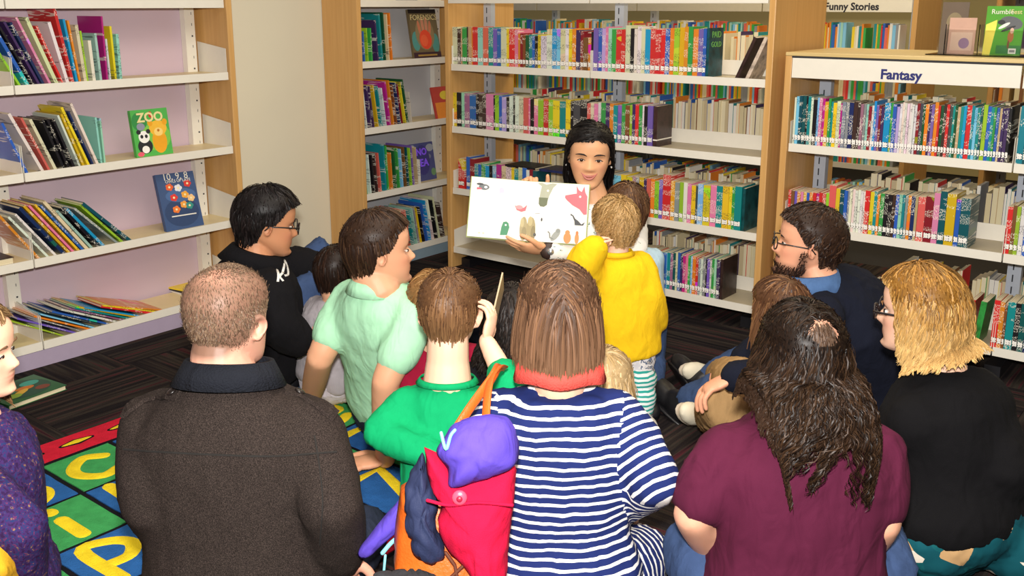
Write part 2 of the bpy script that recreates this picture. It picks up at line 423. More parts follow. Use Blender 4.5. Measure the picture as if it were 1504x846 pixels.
lm, nt, b = base_mat('spine_label', '#eeeae2', 0.6)
tc = node(nt, 'ShaderNodeTexCoord'); n = node(nt, 'ShaderNodeTexNoise'); n.inputs['Scale'].default_value = 130; n.inputs['Detail'].default_value = 0
nt.links.new(tc.outputs['Object'], n.inputs['Vector']); r1 = ramp(nt, [(0.0, '#eeeae2'), (0.60, '#26242c')], 'CONSTANT'); nt.links.new(n.outputs['Fac'], r1.inputs['Fac']); nt.links.new(r1.outputs['Color'], b.inputs['Base Color'])
LABEL = lm

def book_parts(th, dp, ht, hard, label):
    """cover (boards + spine) and page block, spine at y=0 facing -y, thickness along x, standing on z=0"""
    e = 0.003 if hard else 0.0006; bt = min(0.0022 if hard else 0.0007, th * 0.2); ins = 0.004 if hard else 0.0012
    c = MB()
    c.box((0, 0, 0), (bt, dp, ht)); c.box((th - bt, 0, 0), (th, dp, ht)); c.box((bt, 0, 0), (th - bt, bt, ht), skip=('-x', '+x'))
    lb = 0
    p = MB(); p.box((bt, bt, e), (th - bt, dp - ins, ht - e), skip=('-x', '+x', '-y'))
    if label:
        z0 = 0.012 + 0.008 * (label - 1); c.box((th * 0.08, -0.0005, z0), (th * 0.92, 0.0, z0 + 0.022), 1, skip=('+y',))
    return c, p
def book(th, dp, ht, M, code, hard=False, label=0, name='paperback', parts=True, plain=False):
    c, p = book_parts(th, dp, ht, hard, label)
    if parts:
        o = c.build(name, [COVER_PLAIN if plain else COVER, LABEL]); q = p.build('pages', PAGES, o)
    else:
        p.m = [2] * len(p.f); c.add(p.v, p.f, 2); o = c.build(name, [COVER, LABEL, PAGES])
    o.matrix_world = M
    j = rnd.uniform(-0.02, 0.02); o.color = tuple(min(1, max(0, v * (.84 + rnd.uniform(-0.12, 0.1)))) for v in rgb(PAL[code])) + (1,)
    return o
def ordinal(n):
    return str(n) + ('th' if 10 <= n % 100 <= 20 else {1: 'st', 2: 'nd', 3: 'rd'}.get(n % 10, 'th'))
def parse(s):
    out = []
    for t in s.split():
        h = 1.0; lab = None
        if '*' in t: t, hh = t.split('*'); h = float(hh)
        out.append((t[0], float(t[1:] or 6), h))
    return out
def row_front(s, x0, ypx, Yf, z, ht, where, label=2, dp=0.13, hard=False, name='paperback', jitter=0.03, x1=None):
    """upright books on a shelf that faces the viewer along -Y; token widths are the spines' widths"""
    px = x0; n = 0; tk = parse(s); sc = (x1 - x0) / sum(t[1] for t in tk) if x1 else 1.0
    for code, w, h in tk:
        w *= sc
        Xa = on_y(px, ypx(px) if callable(ypx) else ypx, Yf)[0]; Xb = on_y(px + w, ypx(px) if callable(ypx) else ypx, Yf)[0]; px += w
        if code == '_': continue
        n += 1
        th = max(0.004, Xb - Xa - 0.0008); H = ht * h * (1 + rnd.uniform(-jitter, jitter)); d = dp * (1 + rnd.uniform(-0.05, 0.05))
        M = Matrix.Translation((Xa, Yf + rnd.uniform(0, 0.006), z))
        o = book(th, d, H, M, code, hard, label, name, parts=False)
        tag(o, f'{NAMES[code]} spined book, {ordinal(n)} from the left, {where}', 'book', f'books on the {where}')
TZ = 0.0305
zc = [z + TZ for z in CZ]
YF = 3.992
W1, W2, W3, W4 = [f'{q} shelf of the central bookcase' for q in ('top', 'second', 'third', 'bottom')]
lin_y = lambda xa, ya, xb, yb: (lambda x: ya + (yb - ya) * (x - xa) / (xb - xa))
row_front('c8 N5*.96 q3 g7 N2 q5 o2 r8 M8 S8 t8 v6 b6 c8 y4*.97 r9 p5 o4*.85 R4*.86 n4*.84 G5*.84 t5*.85 b4*.84 k5*.85 y5*.86 w9*.86 w8*.87 a7 s6 c8 w5 y6 o6 V6 R5 n7*.8 o5*.8 k4*.95 v7*1.05 b6*1.05 l6*1.06 p4*1.06 M5*1.05 g7*1.05 r8*1.05 r6*1.04 c8*1.1 k6*1.08 w5*1.08 w6*1.08 c6*1.06 a8*1.05 r8*1.06 r8*1.06 r7*1.06 b7*1.05 o7*1.06 e8*1.06 Y8*1.1 o6*1.1 g7*1.1 o8*1.1 v8*1.1 b5*1.08',
          664, lin_y(664, 80, 1040, 95), YF, zc[3], 0.196, W1, x1=1036)
row_front('y7 k7 M4 u8 b10 k3 N6 N6 p11 k2 e6 b5 l6 k5 w5 k3 w6 c7 S7 p3 k6 p6 e8 r7 e7 y10 t9 y8 k4 H10 k10*1.02 S6 c5 p6 w4 g7 V6*1.03 o6*1.0 t6 v6 g6*1.03 n6 e4 V5*1.05 r5*1.05 g5*1.05 w3*1.05 k5 v8',
          664, lin_y(664, 170, 985, 190), YF, zc[2], 0.186, W2, x1=958)
row_front('r8*.9 _2 b5*.95 R6*.9 t5*.8 b4*.8 g5*.82 a5*.8 k4*.8 s5*.82 m7*.85 c6*.83 w7*.84 y4*.82 t5*.8 c5*.85 b5*.83 w4*.82 R5*.84 T5*.8 _78 t6*.95 h5 n6 a5 s9*1.0 y7 y8 u5 h4 Y6 V4*.98 S5 o5*.98 e6*.97 v5 r10*1.12 Y6 h6*.98 e5 w5 p5*.98 y6*.97 H3 s7 y9*1.02 p8*1.02 t8*1.02 y8*1.03 y4*1.04 g4*1.04 t9*1.06',
          673, lin_y(664, 260, 1105, 300), YF, zc[1], 0.188, W3, x1=1089)
row_front('r6*.9 S5*.92 g5*.93 s5*.94 h6*.97 s5*.97 t6 u5 T5 c4*1.02 b5*1.02 V4*1.02 m5 p5*1.02 g4 s4 o6 r4 h5 w4 h5*1.02 k3 v5*1.04 w3 g5*1.06 M4*1.06 V6*1.06',
          953, lin_y(955, 400, 1075, 420), YF, zc[0], 0.18, W4, x1=1056)
row_front('s8 w7 h9 b8 y8 r7 g9 p8 b9', 905, 400, YF, zc[0], 0.17, 'central bottom shelf behind the toddler')
# books shown cover sideways or leaning at row ends
def end_book(X, z, th, dp, ht, code, label, lean=0.0, yaw=0.0, Y=YF, hard=False, name='paperback'):
    M = Matrix.Translation((X, Y, z)) @ Matrix.Rotation(yaw, 4, 'Z') @ Matrix.Rotation(lean, 4, 'Y')
    o = book(th, dp, ht, M, code, hard, 0, name, plain=True); tag(o, label, 'book'); return o
xq = lambda x, y: on_y(x, y, YF)[0]
def cover_title(o, th, dp, ht, body, size, m, zf=0.8):
    text('cover_title', body, size, frame_m((th + 0.0006, dp * 0.5, ht * zf), (0, 1, 0), (0, 0, 1), (1, 0, 0)), m, o)
INKW = mat('ink_white', '#efe9da', 0.5, 0); INKY = mat('ink_gold', '#e9d79a', 0.5, 0); INKG = mat('ink_green', '#7cc05a', 0.5, 0)
o = end_book(xq(1037, 90), zc[3], 0.012, 0.135, 0.215, 'T', 'dark teal paperback turned cover out beside the bookend, top shelf of the central bookcase')
cover_title(o, 0.012, 0.135, 0.215, 'PAID', 0.04, INKG, 0.86); cover_title(o, 0.012, 0.135, 0.215, 'GOLD', 0.034, INKG, 0.66)
end_book(xq(1079, 110), zc[3], 0.014, 0.13, 0.2, 'N', 'dark brown paperback leaning right near the end of the central top shelf', 0.42)
end_book(xq(1094, 112), zc[3], 0.016, 0.13, 0.2, 'c', 'cream paperback leaning right at the end of the central top shelf', 0.42)
o = end_book(xq(959, 205), zc[2], 0.02, 0.14, 0.19, 'N', 'dark brown paperback with a white band, last in the second row of the central bookcase')
MB().box((0.0, -0.001, 0.03), (0.0212, 0.1405, 0.036)).build('paper_band', INKW, o)
end_book(xq(1090, 310), zc[1], 0.012, 0.145, 0.196, 'T', 'dark teal paperback closing the third row of the central bookcase')
end_book(xq(1057, 425), zc[0], 0.012, 0.15, 0.192, 'N', 'grey-brown paperback closing the bottom row of the central bookcase')
for k, (x, code, w) in enumerate([(790, 'B', 0.05), (740, 'k', 0.04)]):
    M = Matrix.Translation((xq(x, 262), YF + 0.01, zc[1] + 0.166)) @ Matrix.Rotation(math.pi / 2, 4, 'Y')
    o = book(0.012, 0.15, 0.2, M, code, True, 0, 'hardback', plain=True); tag(o, f'{NAMES[code]} book lying flat on the third row of the central bookcase', 'book')
# low case
YG = 4.02
zf = [z + TZ for z in (0.107, 0.484, 0.832)]
G1, G2, G3 = [f'{q} shelf of the Fantasy bookcase' for q in ('top', 'middle', 'bottom')]
row_front('w3*.97 s5 T5 T6 k3 t5 w4 k6*.95 s4 p5 m4 Y6*.93 g4 t4*.93 y6*.93 c6*.93 m3*.93 h6*.93 h5*.93 B7*.94 N7*.94 N5*.93 u5*.93 h4*.93 M4*.92 R5*.9 w4*.92 a4 v4*.92 R4*.92 V5*.9 a10*.99 g4*.97 b6*.95 l5*.92 w4*.98 w4*.98 w4*.98 w4*.98 w4*.98 w4*.98 w4*.98 R5 H5 G4*.97 o6 V4 v5 o6*1.02 r4 G5 N5 r5 H5*1.01 t4 G4 q5 t5 a5 r8*1.0 t5*1.02 s5 t5 T4 e7*1.05 b6*1.03 t5*1.02 g4*1.02 b5*1.02 q4 V5*1.02 V6*1.02 k5*1.02',
          1166, lin_y(1166, 170, 1485, 190), YG, zf[2], 0.206, G1, jitter=0.025, x1=1484)
row_front('t10*1.02 T8 s9 b9', 1496, 195, YG, zf[2], 0.214, 'top shelf of the second Fantasy bay')
row_front('r4*.82 n5*.82 v4*.82 o5*.82 p4*.82 Y5*.82 b4*.82 o5*.82 r5*.82 m4*.82 r5*.83 S5*.83 e5*.84 S10*1.05 y6*.98 T6*.97 b5*.95 h3 w4 w4 w4 w4 w4 w3 r7*1.0 y6 t5 o4*.96 g6 k6 k6 N5 b5 M5 t4 h4 o5 B6 q4 S11*1.02 R12*1.05 p9*1.12 T10*1.17 Y14*1.15 b7*1.03 T15*1.08',
          1157, lin_y(1157, 300, 1435, 330), YG, zf[1], 0.182, G2, jitter=0.02, x1=1424)
row_front('r8 n6 e6 w7 b8', 1476, 345, YG, zf[1], 0.19, 'middle shelf of the second Fantasy bay')
row_front('r9 o7 n4*.95 t12*1.02 k8 T9 B8', 1458, 470, YG, zf[0], 0.19, 'bottom shelf of the second Fantasy bay')
row_front('w5 h6 c6 b6 q6 w6', 1240, 420, YG, zf[0], 0.15, G3)
for k, (x, code, w) in enumerate([(1262, 'R', 0.012), (1275, 'k', 0.012), (1287, 'V', 0.014), (1299, 'o', 0.03), (1316, 'N', 0.016), (1420, 'r', 0.014), (1434, 'g', 0.022)]):
    end_book(on_y(x - (0 if k > 4 else 8), 445, YG)[0], zf[0], w, 0.14, 0.18, code, f'{NAMES[code]} paperback ' + ('leaning at the left' if k < 5 else 'standing at the right') + ' of the bottom Fantasy shelf', 0.3 if k < 5 else 0.1, Y=YG)

def far_row(name, X0, X1, Y, z, ht, fore=True, parent_note=None, dens=0.016, pal='wchqbrgtykVno', seed=1, depth=0.13):
    """books shelved on the far side of a case, or on cases well behind: joined, nobody counts them"""
    q = random.Random(seed); mb = MB(); cols = []; x = X0
    while x < X1:
        w = q.uniform(dens * 0.6, dens * 1.6); H = ht * q.uniform(0.86, 1.04); y0 = Y + q.uniform(0, 0.012)
        mb.box((x, y0, z), (x + w * 0.96, y0 + depth, z + H)); 
        if fore: c = q.choice(['#e6d9b6', '#dccfa8', '#ece2c6', '#d3c39a', '#e3d4ae', '#c9b690', '#e8e2d6'])
        else: c = PAL[q.choice(pal)]
        cols.extend([rgb(c)] * 6)
        if fore:
            cc = rgb(PAL[q.choice(pal)])
            mb.box((x + w * 0.96 - 0.0012, y0 - 0.001, z), (x + w * 0.97, y0 + depth, z + H + 0.001)); cols.extend([cc] * 6)
        x += w
        if q.random() < 0.05: x += q.uniform(0.01, 0.05)
    me = mb.mesh(name, VCOL); ca = me.color_attributes.new('tint', 'FLOAT_COLOR', 'CORNER')
    arr = np.ones((len(me.loops), 4), np.float32); arr[:, :3] = np.repeat(np.array(cols, np.float32), 4, axis=0); ca.data.foreach_set('color', arr.ravel())
    o = bpy.data.objects.new(name, me); COL.objects.link(o); return o
vm_, nt, b = base_mat('tinted', '#ffffff', 0.6)
at = node(nt, 'ShaderNodeVertexColor', layer_name='tint'); nt.links.new(at.outputs['Color'], b.inputs['Base Color']); VCOL = vm_
def fr(label, *a, **k):
    o = far_row('far_side_books', *a, **k); tag(o, label, 'books', kind='stuff')
for k, (z, xa, xb, ht) in enumerate([(zc[3], -3.25, -1.80, 0.185), (zc[2], -3.3, -1.80, 0.2), (zc[1], -3.3, -1.80, 0.2), (zc[0], -2.5, -1.80, 0.19)]):
    fr(f'fore-edges of books shelved on the far side of the central bookcase, {("top", "second", "third", "bottom")[k]} shelf', xa, xb, 4.30, z, ht, seed=11 + k)
for k, (z, xa, xb, ht) in enumerate([(zf[2], -1.5, -0.1, 0.2), (zf[1], -1.45, -0.05, 0.2), (zf[0], -1.25, -0.05, 0.2)]):
    fr(f'fore-edges of books shelved on the far side of the Fantasy bookcase, {("top", "middle", "bottom")[k]} shelf', xa, xb, 4.335, z, ht, seed=21 + k)
for k, z in enumerate((0.13, 0.45, 0.79, 1.13)):
    for xa, xb in ((-5.6, -4.72), (-4.68, -3.82), (-3.8, -2.86), (-2.84, -1.92)):
        fr(f'bright spines on the {("bottom", "third", "second", "top")[k]} shelf of the Funny Stories bookcase', xa + 0.06, xb, 6.23, z, 0.2, fore=False, seed=31 + k + int(xa * 10), dens=0.013, pal='wchbrgtyYoMsS')
for k, z in enumerate((0.13, 0.48, 0.83, 1.18)):
    fr(f'dull spines on the {("bottom", "third", "second", "top")[k]} shelf of the far dark bookcase', -1.44, 0.3, 6.63, z, 0.22, fore=False, seed=41 + k, dens=0.03, pal='NRnBTVcokq')

# ------------------------------------------------------------------ picture books on the wall cases (facing +X)
def side_row(s, pts, X, z, where, dp=0.2, base_h=0.27, name='picture_book', hard=True, x_off=0.0):
    """tokens: code, thickness in mm, lean in degrees, height factor ; pts: pixel of each spine foot"""
    for k, t in enumerate(s.split()):
        code, thm, lean, h = t[0], *[float(q) for q in t[1:].split('/')]
        Y = pts[k]
        th = thm / 1000; H = base_h * h
        # local x -> +Y, local y -> -X ; lean turns the top towards -Y
        M = Matrix.Translation((X - rnd.uniform(0, 0.012), Y, z)) @ Matrix.Rotation(R90, 4, 'Z') @ Matrix.Translation((th, 0, 0)) @ Matrix.Rotation(-math.radians(lean), 4, 'Y') @ Matrix.Translation((-th, 0, 0))
        o = book(th, dp * (1 + rnd.uniform(-.08, .08)), H, M, code, hard, 0, name)
        tag(o, f'{NAMES[code]} {name.replace("_", " ")}, {ordinal(k + 1)} from the left, {where}', 'book', f'picture books on the {where}')
def feet(xs, y0, y1, x0, x1, X=-3.875):
    return [on_x(x, y0 + (y1 - y0) * (x - x0) / (x1 - x0), X)[1] for x in xs]
zl = [z + TZ for z in LZ]
side_row('e9/27/.98 b13/25/1.0 k8/25/.93 V9/24/1.0 B10/23/.98 p9/22/1.05 c14/20/1.03 r8/20/.9 w13/12/.92 r12/9/1.12 a9/7/.94 o8/6/.92 c13/4/.85 e7/3/.76 w13/2/.62 M10/2/.72 m7/0/.97 w7/1/.63 y9/1/.82 M12/0/.7',
         feet([29, 40, 49, 57, 64, 73, 82, 92, 99, 107, 113, 118, 124, 130, 137, 147, 157, 163, 169, 177], 127, 116, 30, 184), -3.875, zl[3], 'second shelf of the lavender bookcase')
side_row('b10/20/.82 w12/24/.98 S9/22/.88 c12/21/.84 k10/18/.8 k10/18/.8 k10/18/.8 w8/18/.85 Y9/18/.86 y10/20/.98 B7/20/.9 w11/19/1.02 M8/2/.72 M7/1/.7',
         feet([38, 62, 72, 81, 92, 100, 108, 116, 123, 130, 137, 143, 149, 154], 248, 233, 38, 156), -3.875, zl[2], 'third shelf of the lavender bookcase')
side_row('o10/34/.9 w9/36/.88 w9/36/.9 B13/36/1.02 Y10/36/1.04 p9/36/1.02 y9/36/1.03 b9/36/1.0 c13/35/1.05 M10/36/.85 k12/36/.9 a11/38/.88 h9/44/.95 e9/42/.96 T14/45/1.05',
         feet([57, 70, 82, 93, 101, 108, 115, 121, 127, 135, 144, 151, 172, 180, 190], 377, 345, 57, 195), -3.875, zl[1], 'fourth shelf of the lavender bookcase')
# the slumped pile on the bottom shelf: each book lies on the one before it
side_row('e6/60/1 v7/62/1 h5/61/1 o7/63/.95 s6/62/.98 H6/63/1.02 b7/64/1 w8/64/1 u6/65/.98 t6/66/1 Y6/67/1.05 a6/68/1.0 r10/69/.95 y6/70/1 o6/72/.95',
         feet([95, 112, 121, 132, 139, 152, 160, 172, 182, 191, 199, 205, 222, 229, 238], 492, 440, 95, 232), -3.875, zl[0], 'bottom shelf of the lavender bookcase', dp=0.21)
zo = [z + TZ for z in FZ]
side_row('b7/2/.62 e6/2/.68 g9/2/.68 V9/4/.84 t12/4/.96 G7/3/.99 c6/3/.95 o9/3/.98', feet([536, 541, 547, 556, 562, 567, 572, 577], 90, 86, 536, 580), -3.875, zo[3], 'second shelf of the grey bookcase', base_h=0.26)
side_row('B6/4/.9 w6/6/.9 V10/7/.92 V7/7/.9 Y8/8/.92 t8/8/.9 w7/8/.85 m11/8/.98 o9/8/1.0 n7/8/.9 B8/9/.94 R6/9/.9 y7/10/.95 G8/10/1.0 c6/6/.7', feet([533, 539, 546, 551, 556, 562, 567, 573, 579, 584, 589, 593, 597, 601, 606], 188, 180, 533, 602), -3.875, zo[2], 'third shelf of the grey bookcase', base_h=0.25)
side_row('o8/3/.82 g9/4/.84 w6/4/.84 k9/5/.82 N7/4/.85 S8/5/.84 t10/3/1.0 g9/3/.96 o7/3/.8 G10/4/.9 g8/4/.88 s7/4/.85 n7/4/.88 T8/4/.86 e7/4/.84 v8/5/.88 q6/4/.84 w6/2/.55', feet([535, 540, 545, 551, 556, 561, 567, 572, 578, 582, 587, 592, 597, 602, 606, 610, 614, 618], 282, 272, 535, 618), -3.875, zo[1], 'fourth shelf of the grey bookcase', base_h=0.26)
side_row('n8/8/.75 q9/10/.9 S9/10/.88 t9/10/.86 M7/10/.88 h6/11/.88 y6/11/.86 k5/11/.88 b8/11/.95 a7/11/1.0 w9/11/1.0 k5/11/.98 c9/12/1.04 N6/12/.88', feet([588, 595, 602, 608, 613, 617, 621, 624, 628, 633, 638, 643, 647, 653], 362, 350, 588, 655), -3.875, zo[0], 'bottom shelf of the grey bookcase', base_h=0.25)
side_row('Y9/2/.8 k9/2/.8 c10/2/.8 y11/2/.82 y9/2/.8 Y9/2/.78 q9/2/.8 k11/3/.82', feet([538, 546, 553, 560, 567, 573, 579, 584], 374, 364, 538, 590), -3.875, zo[0], 'bottom grey shelf behind the mint shirt', base_h=0.25)
# ------------------------------------------------------------------ books shown cover out, the rug, the leaflet stand
def poly(cx, cy, rx, ry, n=18, rot=0.0, a0=0.0, a1=2 * math.pi):
    return [(cx + rx * math.cos(t) * math.cos(rot) - ry * math.sin(t) * math.sin(rot), cy + rx * math.cos(t) * math.sin(rot) + ry * math.sin(t) * math.cos(rot)) for t in np.linspace(a0, a1, n, endpoint=a1 - a0 < 6.28)]
def art(parent, shapes, O, U, V, N, name='cover_art'):
    """printed shapes: (colour, [(u, v)...]) drawn on the plane O + uU + vV, each layer a hair above the last"""
    mb = MB(); mats = []
    for i, (c, pts) in enumerate(shapes):
        m = mat('print_' + c.strip('#'), c, 0.45, 0.04, 60)
        if m not in mats: mats.append(m)
        h = 0.0004 + i * 0.00005
        vs = [O + u * U + v * V + h * N for u, v in pts]
        mb.add(vs, [tuple(range(len(vs)))], mats.index(m))
    return mb.build(name, mats, parent)
aX, aY, aZ = (np.array(q, float) for q in ((1, 0, 0), (0, 1, 0), (0, 0, 1)))
def cover_out(label, foot, w, h, th, cover_hex, shapes, lean=12, tilt=0.0, name='picture_book', titles=()):
    m = mat('cover_' + cover_hex.strip('#'), cover_hex, 0.35, 0.05, 25)
    c, p = book_parts(th, w, h, True, 0)
    o = c.build(name, [m]); p.build('pages', PAGES, o)
    o.matrix_world = Matrix.Translation(foot) @ Matrix.Rotation(-math.radians(lean), 4, 'Y') @ Matrix.Rotation(math.radians(tilt), 4, 'X') @ Matrix.Translation((-th, 0, 0))
    tag(o, label, 'book')
    if shapes: art(o, [(cc, [(u * w, v * h) for u, v in pts]) for cc, pts in shapes], np.array([th, 0, 0]), aY, aZ, aX)
    for body, size, u, v, mm in titles:
        text('cover_title', body, size, frame_m((th + 0.0018, u * w, v * h), aY, aZ, aX), mm, o)
    return o
f = on_x(203, 228, -3.90)
cover_out('green ZOO picture book standing cover out on the third lavender shelf', (-3.91, f[1], zl[2]), 0.178, 0.205, 0.02, '#4fae4e', [
    ('#2f8a44', poly(.2, .75, .2, .2)), ('#7cc24a', poly(.6, .4, .4, .3)), ('#e8a21e', poly(.68, .3, .2, .26)), ('#f0b836', poly(.68, .58, .24, .17)), ('#e8a21e', poly(.48, .7, .07, .07)), ('#e8a21e', poly(.88, .7, .07, .07)), ('#f6d27a', poly(.68, .5, .12, .09)), ('#b8701a', poly(.68, .53, .035, .03)),
    ('#22242a', poly(.27, .22, .2, .16)), ('#f2f0ea', poly(.27, .42, .15, .13)), ('#22242a', poly(.14, .53, .06, .05)), ('#22242a', poly(.4, .53, .06, .05)), ('#22242a', poly(.21, .43, .04, .04)), ('#22242a', poly(.33, .43, .04, .04)), ('#f2f0ea', poly(.27, .15, .1, .08)),
    ('#8d8fa0', poly(.22, .64, .11, .08)), ('#e05a70', poly(.12, .06, .09, .05)), ('#c9302c', poly(.52, .88, .05, .07))], lean=8, titles=[('ZOO', 0.055, .5, .82, INKY)])
f = on_x(246, 330, -3.89)
flowers = []
for cx, cy, c in ((.3, .76, '#e8622e'), (.52, .73, '#e6e4ea'), (.78, .79, '#d8342c'), (.36, .57, '#e0362e'), (.66, .60, '#f0a83a'), (.8, .53, '#f2c58a'), (.58, .43, '#f0a040'), (.36, .36, '#ee7c30'), (.72, .4, '#2f8f84')):
    for a in range(5): flowers.append((c, poly(cx + .055 * math.cos(a * 1.257), cy + .035 * math.sin(a * 1.257), .05, .033, 8)))
    flowers.append(('#f6e7b0', poly(cx, cy, .03, .02, 8)))
cover_out('dark blue hardback titled 10 9 8 with flowers, leaning on the fourth lavender shelf', (-3.90, f[1], zl[1]), 0.195, 0.262, 0.02, '#34507e',
          [('#27406a', poly(.5, .3, .45, .25)), ('#46689a', poly(.55, .6, .4, .12))] + flowers + [('#e8e4da', [(.2, .235), (.85, .235), (.85, .255), (.2, .255)])], lean=16, tilt=-1.5,
          titles=[('10, 9, 8', 0.044, .5, .935, INKW), ('OWLS UP LATE', 0.019, .55, .855, INKW)])
f = on_x(607, 85, -3.93)
cover_out('brown FORENSICS book with a red hand print on its cover, in the grey bookcase', (-3.92, f[1], zo[3]), 0.225, 0.275, 0.016, '#6d6046', [
    ('#1c1a1e', [(0, .92), (1, .92), (1, 1), (0, 1)]), ('#4d8f8a', poly(.15, .35, .14, .2)), ('#4d8f8a', poly(.85, .3, .13, .2)), ('#8a7a58', poly(.5, .5, .34, .34)), ('#c77a5a', poly(.32, .62, .05, .16, 12, .2)), ('#c9866a', poly(.45, .68, .05, .18, 12, .05)), ('#c9866a', poly(.58, .68, .05, .17, 12, -.05)), ('#c77a5a', poly(.7, .62, .05, .15, 12, -.2)),
    ('#e2492e', poly(.5, .38, .22, .2)), ('#e8603c', poly(.45, .36, .13, .12)), ('#3a2430', [(0.0, .0), (1, .0), (1, .12), (0, .12)]), ('#a08040', [(.15, .04), (.85, .04), (.85, .075), (.15, .075)])], lean=10, titles=[('FORENSICS', 0.043, .52, .83, INKY)])
f = on_x(642, 178, -3.90)
cover_out('red and orange picture book seen edge on, third shelf of the grey bookcase', (-3.90, f[1], zo[2]), 0.2, 0.185, 0.012, '#b8413a', [('#e08a34', [(.05, .0), (1, 0), (1, .5), (.05, .5)]), ('#d8c23e', poly(.5, .72, .2, .14))], lean=14)
f = on_x(609, 265, -3.92)
spots = [('#8e97a2', poly(.12, .88, .14, .1)), ('#9aa0aa', poly(.85, .85, .16, .1)), ('#7a7f92', poly(.75, .62, .12, .07)), ('#3d3a78', poly(.5, .55, .3, .4)), ('#6a8f66', poly(.9, .2, .1, .1))]
cover_out('deep violet picture book with lettering in flash-glint purple, fourth shelf of the grey bookcase', (-3.93, f[1], zo[1]), 0.2, 0.222, 0.014, '#4a4f80', spots, lean=9,
          titles=[('NO', 0.055, .48, .76, mat('ink_violet_glint', '#8a5cff', 0.3, 0)), ('SEA', 0.06, .48, .47, mat('ink_violet_glint', '#8a5cff', 0.3, 0))])  # flash reflection on the glossy cover put into the letters' violet
# books lying flat
def flat_book(label, pos, w, d, th, code, rot=0.0, shapes=(), X=aX, name='picture_book'):
    c, p = book_parts(th, w, d, True, 0)
    m = mat('cover_flat_' + code, PAL[code], 0.35, 0.05, 25)
    o = c.build(name, [m]); p.build('pages', PAGES, o)
    o.matrix_world = Matrix.Translation(pos) @ Matrix.Rotation(rot, 4, 'Z') @ Matrix.Rotation(-math.pi / 2, 4, 'Y') @ Matrix.Translation((0, 0, 0))
    tag(o, label, 'book')
    if shapes: art(o, [(cc, [(u * w, v * d) for u, v in pts]) for cc, pts in shapes], np.array([th, 0, 0]), aY, aZ, aX)
    return o
f = on_z(24, 566)
jung = [('#1f4a3a', poly(.5, .5, .46, .44)), ('#2f7a66', poly(.3, .6, .2, .16)), ('#c8702a', poly(.55, .5, .16, .09)), ('#d8a83a', poly(.4, .36, .2, .07, 12, .5)), ('#3a9a8a', poly(.72, .66, .16, .12)), ('#8aa83a', poly(.25, .3, .14, .1)), ('#7a3a2a', poly(.75, .3, .12, .1)), ('#d8d2c0', [(.4, .86), (.6, .86), (.6, .97), (.4, .97)])]
flat_book('dark green picture book lying on the carpet beside the girl in the purple cardigan', (-3.52, 1.47, 0.001), 0.235, 0.21, 0.02, 'G', 0.12, jung)
flat_book('black book lying flat at the left end of the fourth lavender shelf', (-3.88, 1.50, zl[1]), 0.21, 0.2, 0.028, 'k')
flat_book('dark grey book lying flat on the top lavender shelf above the leaning blue books', (-3.87, 1.95, zl[4]), 0.30, 0.2, 0.03, 'H')
flat_book('black book lying flat on the top lavender shelf nearer the wooden end', (-3.87, 2.36, zl[4]), 0.16, 0.2, 0.02, 'k')
flat_book('dark purple book lying flat on the top grey shelf beside the wooden end', (-3.87, 3.60, zo[4]), 0.26, 0.2, 0.03, 'V')
flat_book('grey book lying flat on the top grey shelf near the corner', (-3.87, 4.02, zo[4]), 0.2, 0.2, 0.025, 'H')
for k, (code, dz) in enumerate((('w', 0), ('k', .008), ('y', .016))):
    flat_book(f'{NAMES[code]} thin book in the small pile at the far end of the bottom lavender shelf', (-3.95, 2.52 + .01 * k, zl[0] + dz), 0.22, 0.17, 0.007, code, .08 * k)

# ---- the letter rug
def pile_mat(name, c, v=.16):
    return mat(name, c, 0.95, v, 26, 0.9, 330, spec=0.1)
RUGK, RUGR, RUGG, RUGB, RUGY = (pile_mat(n, c) for n, c in (('rug_black', '#16151a'), ('rug_red', '#cf2238'), ('rug_green', '#3f9a56'), ('rug_blue', '#2a5f9e'), ('rug_yellow', '#f0d22a')))
RX0, RX1, RY1, PX, PY = -2.968, -1.888, 2.267, 0.27, 0.24
BW = 0.155
RY0 = RY1 - 8 * PY
rug = MB().box((RX0 - BW, RY0 - BW, 0.0005), (RX1 + BW, RY1 + BW, 0.010)).build('rug', RUGK)
tag(rug, 'colourful letter rug of green and blue squares with a red border on the carpet', 'rug')
def wavy_slab(name, x0, y0, x1, y1, z0, z1, m, parent, amp=0.004):
    pts = []
    for (a, b) in (((x0, y0), (x1, y0)), ((x1, y0), (x1, y1)), ((x1, y1), (x0, y1)), ((x0, y1), (x0, y0))):
        n = max(2, int(math.dist(a, b) / 0.04))
        for k in range(n):
            t = k / n; p = (a[0] + (b[0] - a[0]) * t, a[1] + (b[1] - a[1]) * t)
            pts.append((p[0] + amp * noise.noise((p[0] * 20, p[1] * 20, 1.0)), p[1] + amp * noise.noise((p[0] * 20, p[1] * 20, 7.0))))
    n = len(pts); q = MB()
    q.add([(x, y, z0) for x, y in pts] + [(x, y, z1) for x, y in pts], [tuple(range(n, 2 * n))] + [(i, (i + 1) % n, n + (i + 1) % n, n + i) for i in range(n)])
    return q.build(name, m, parent)
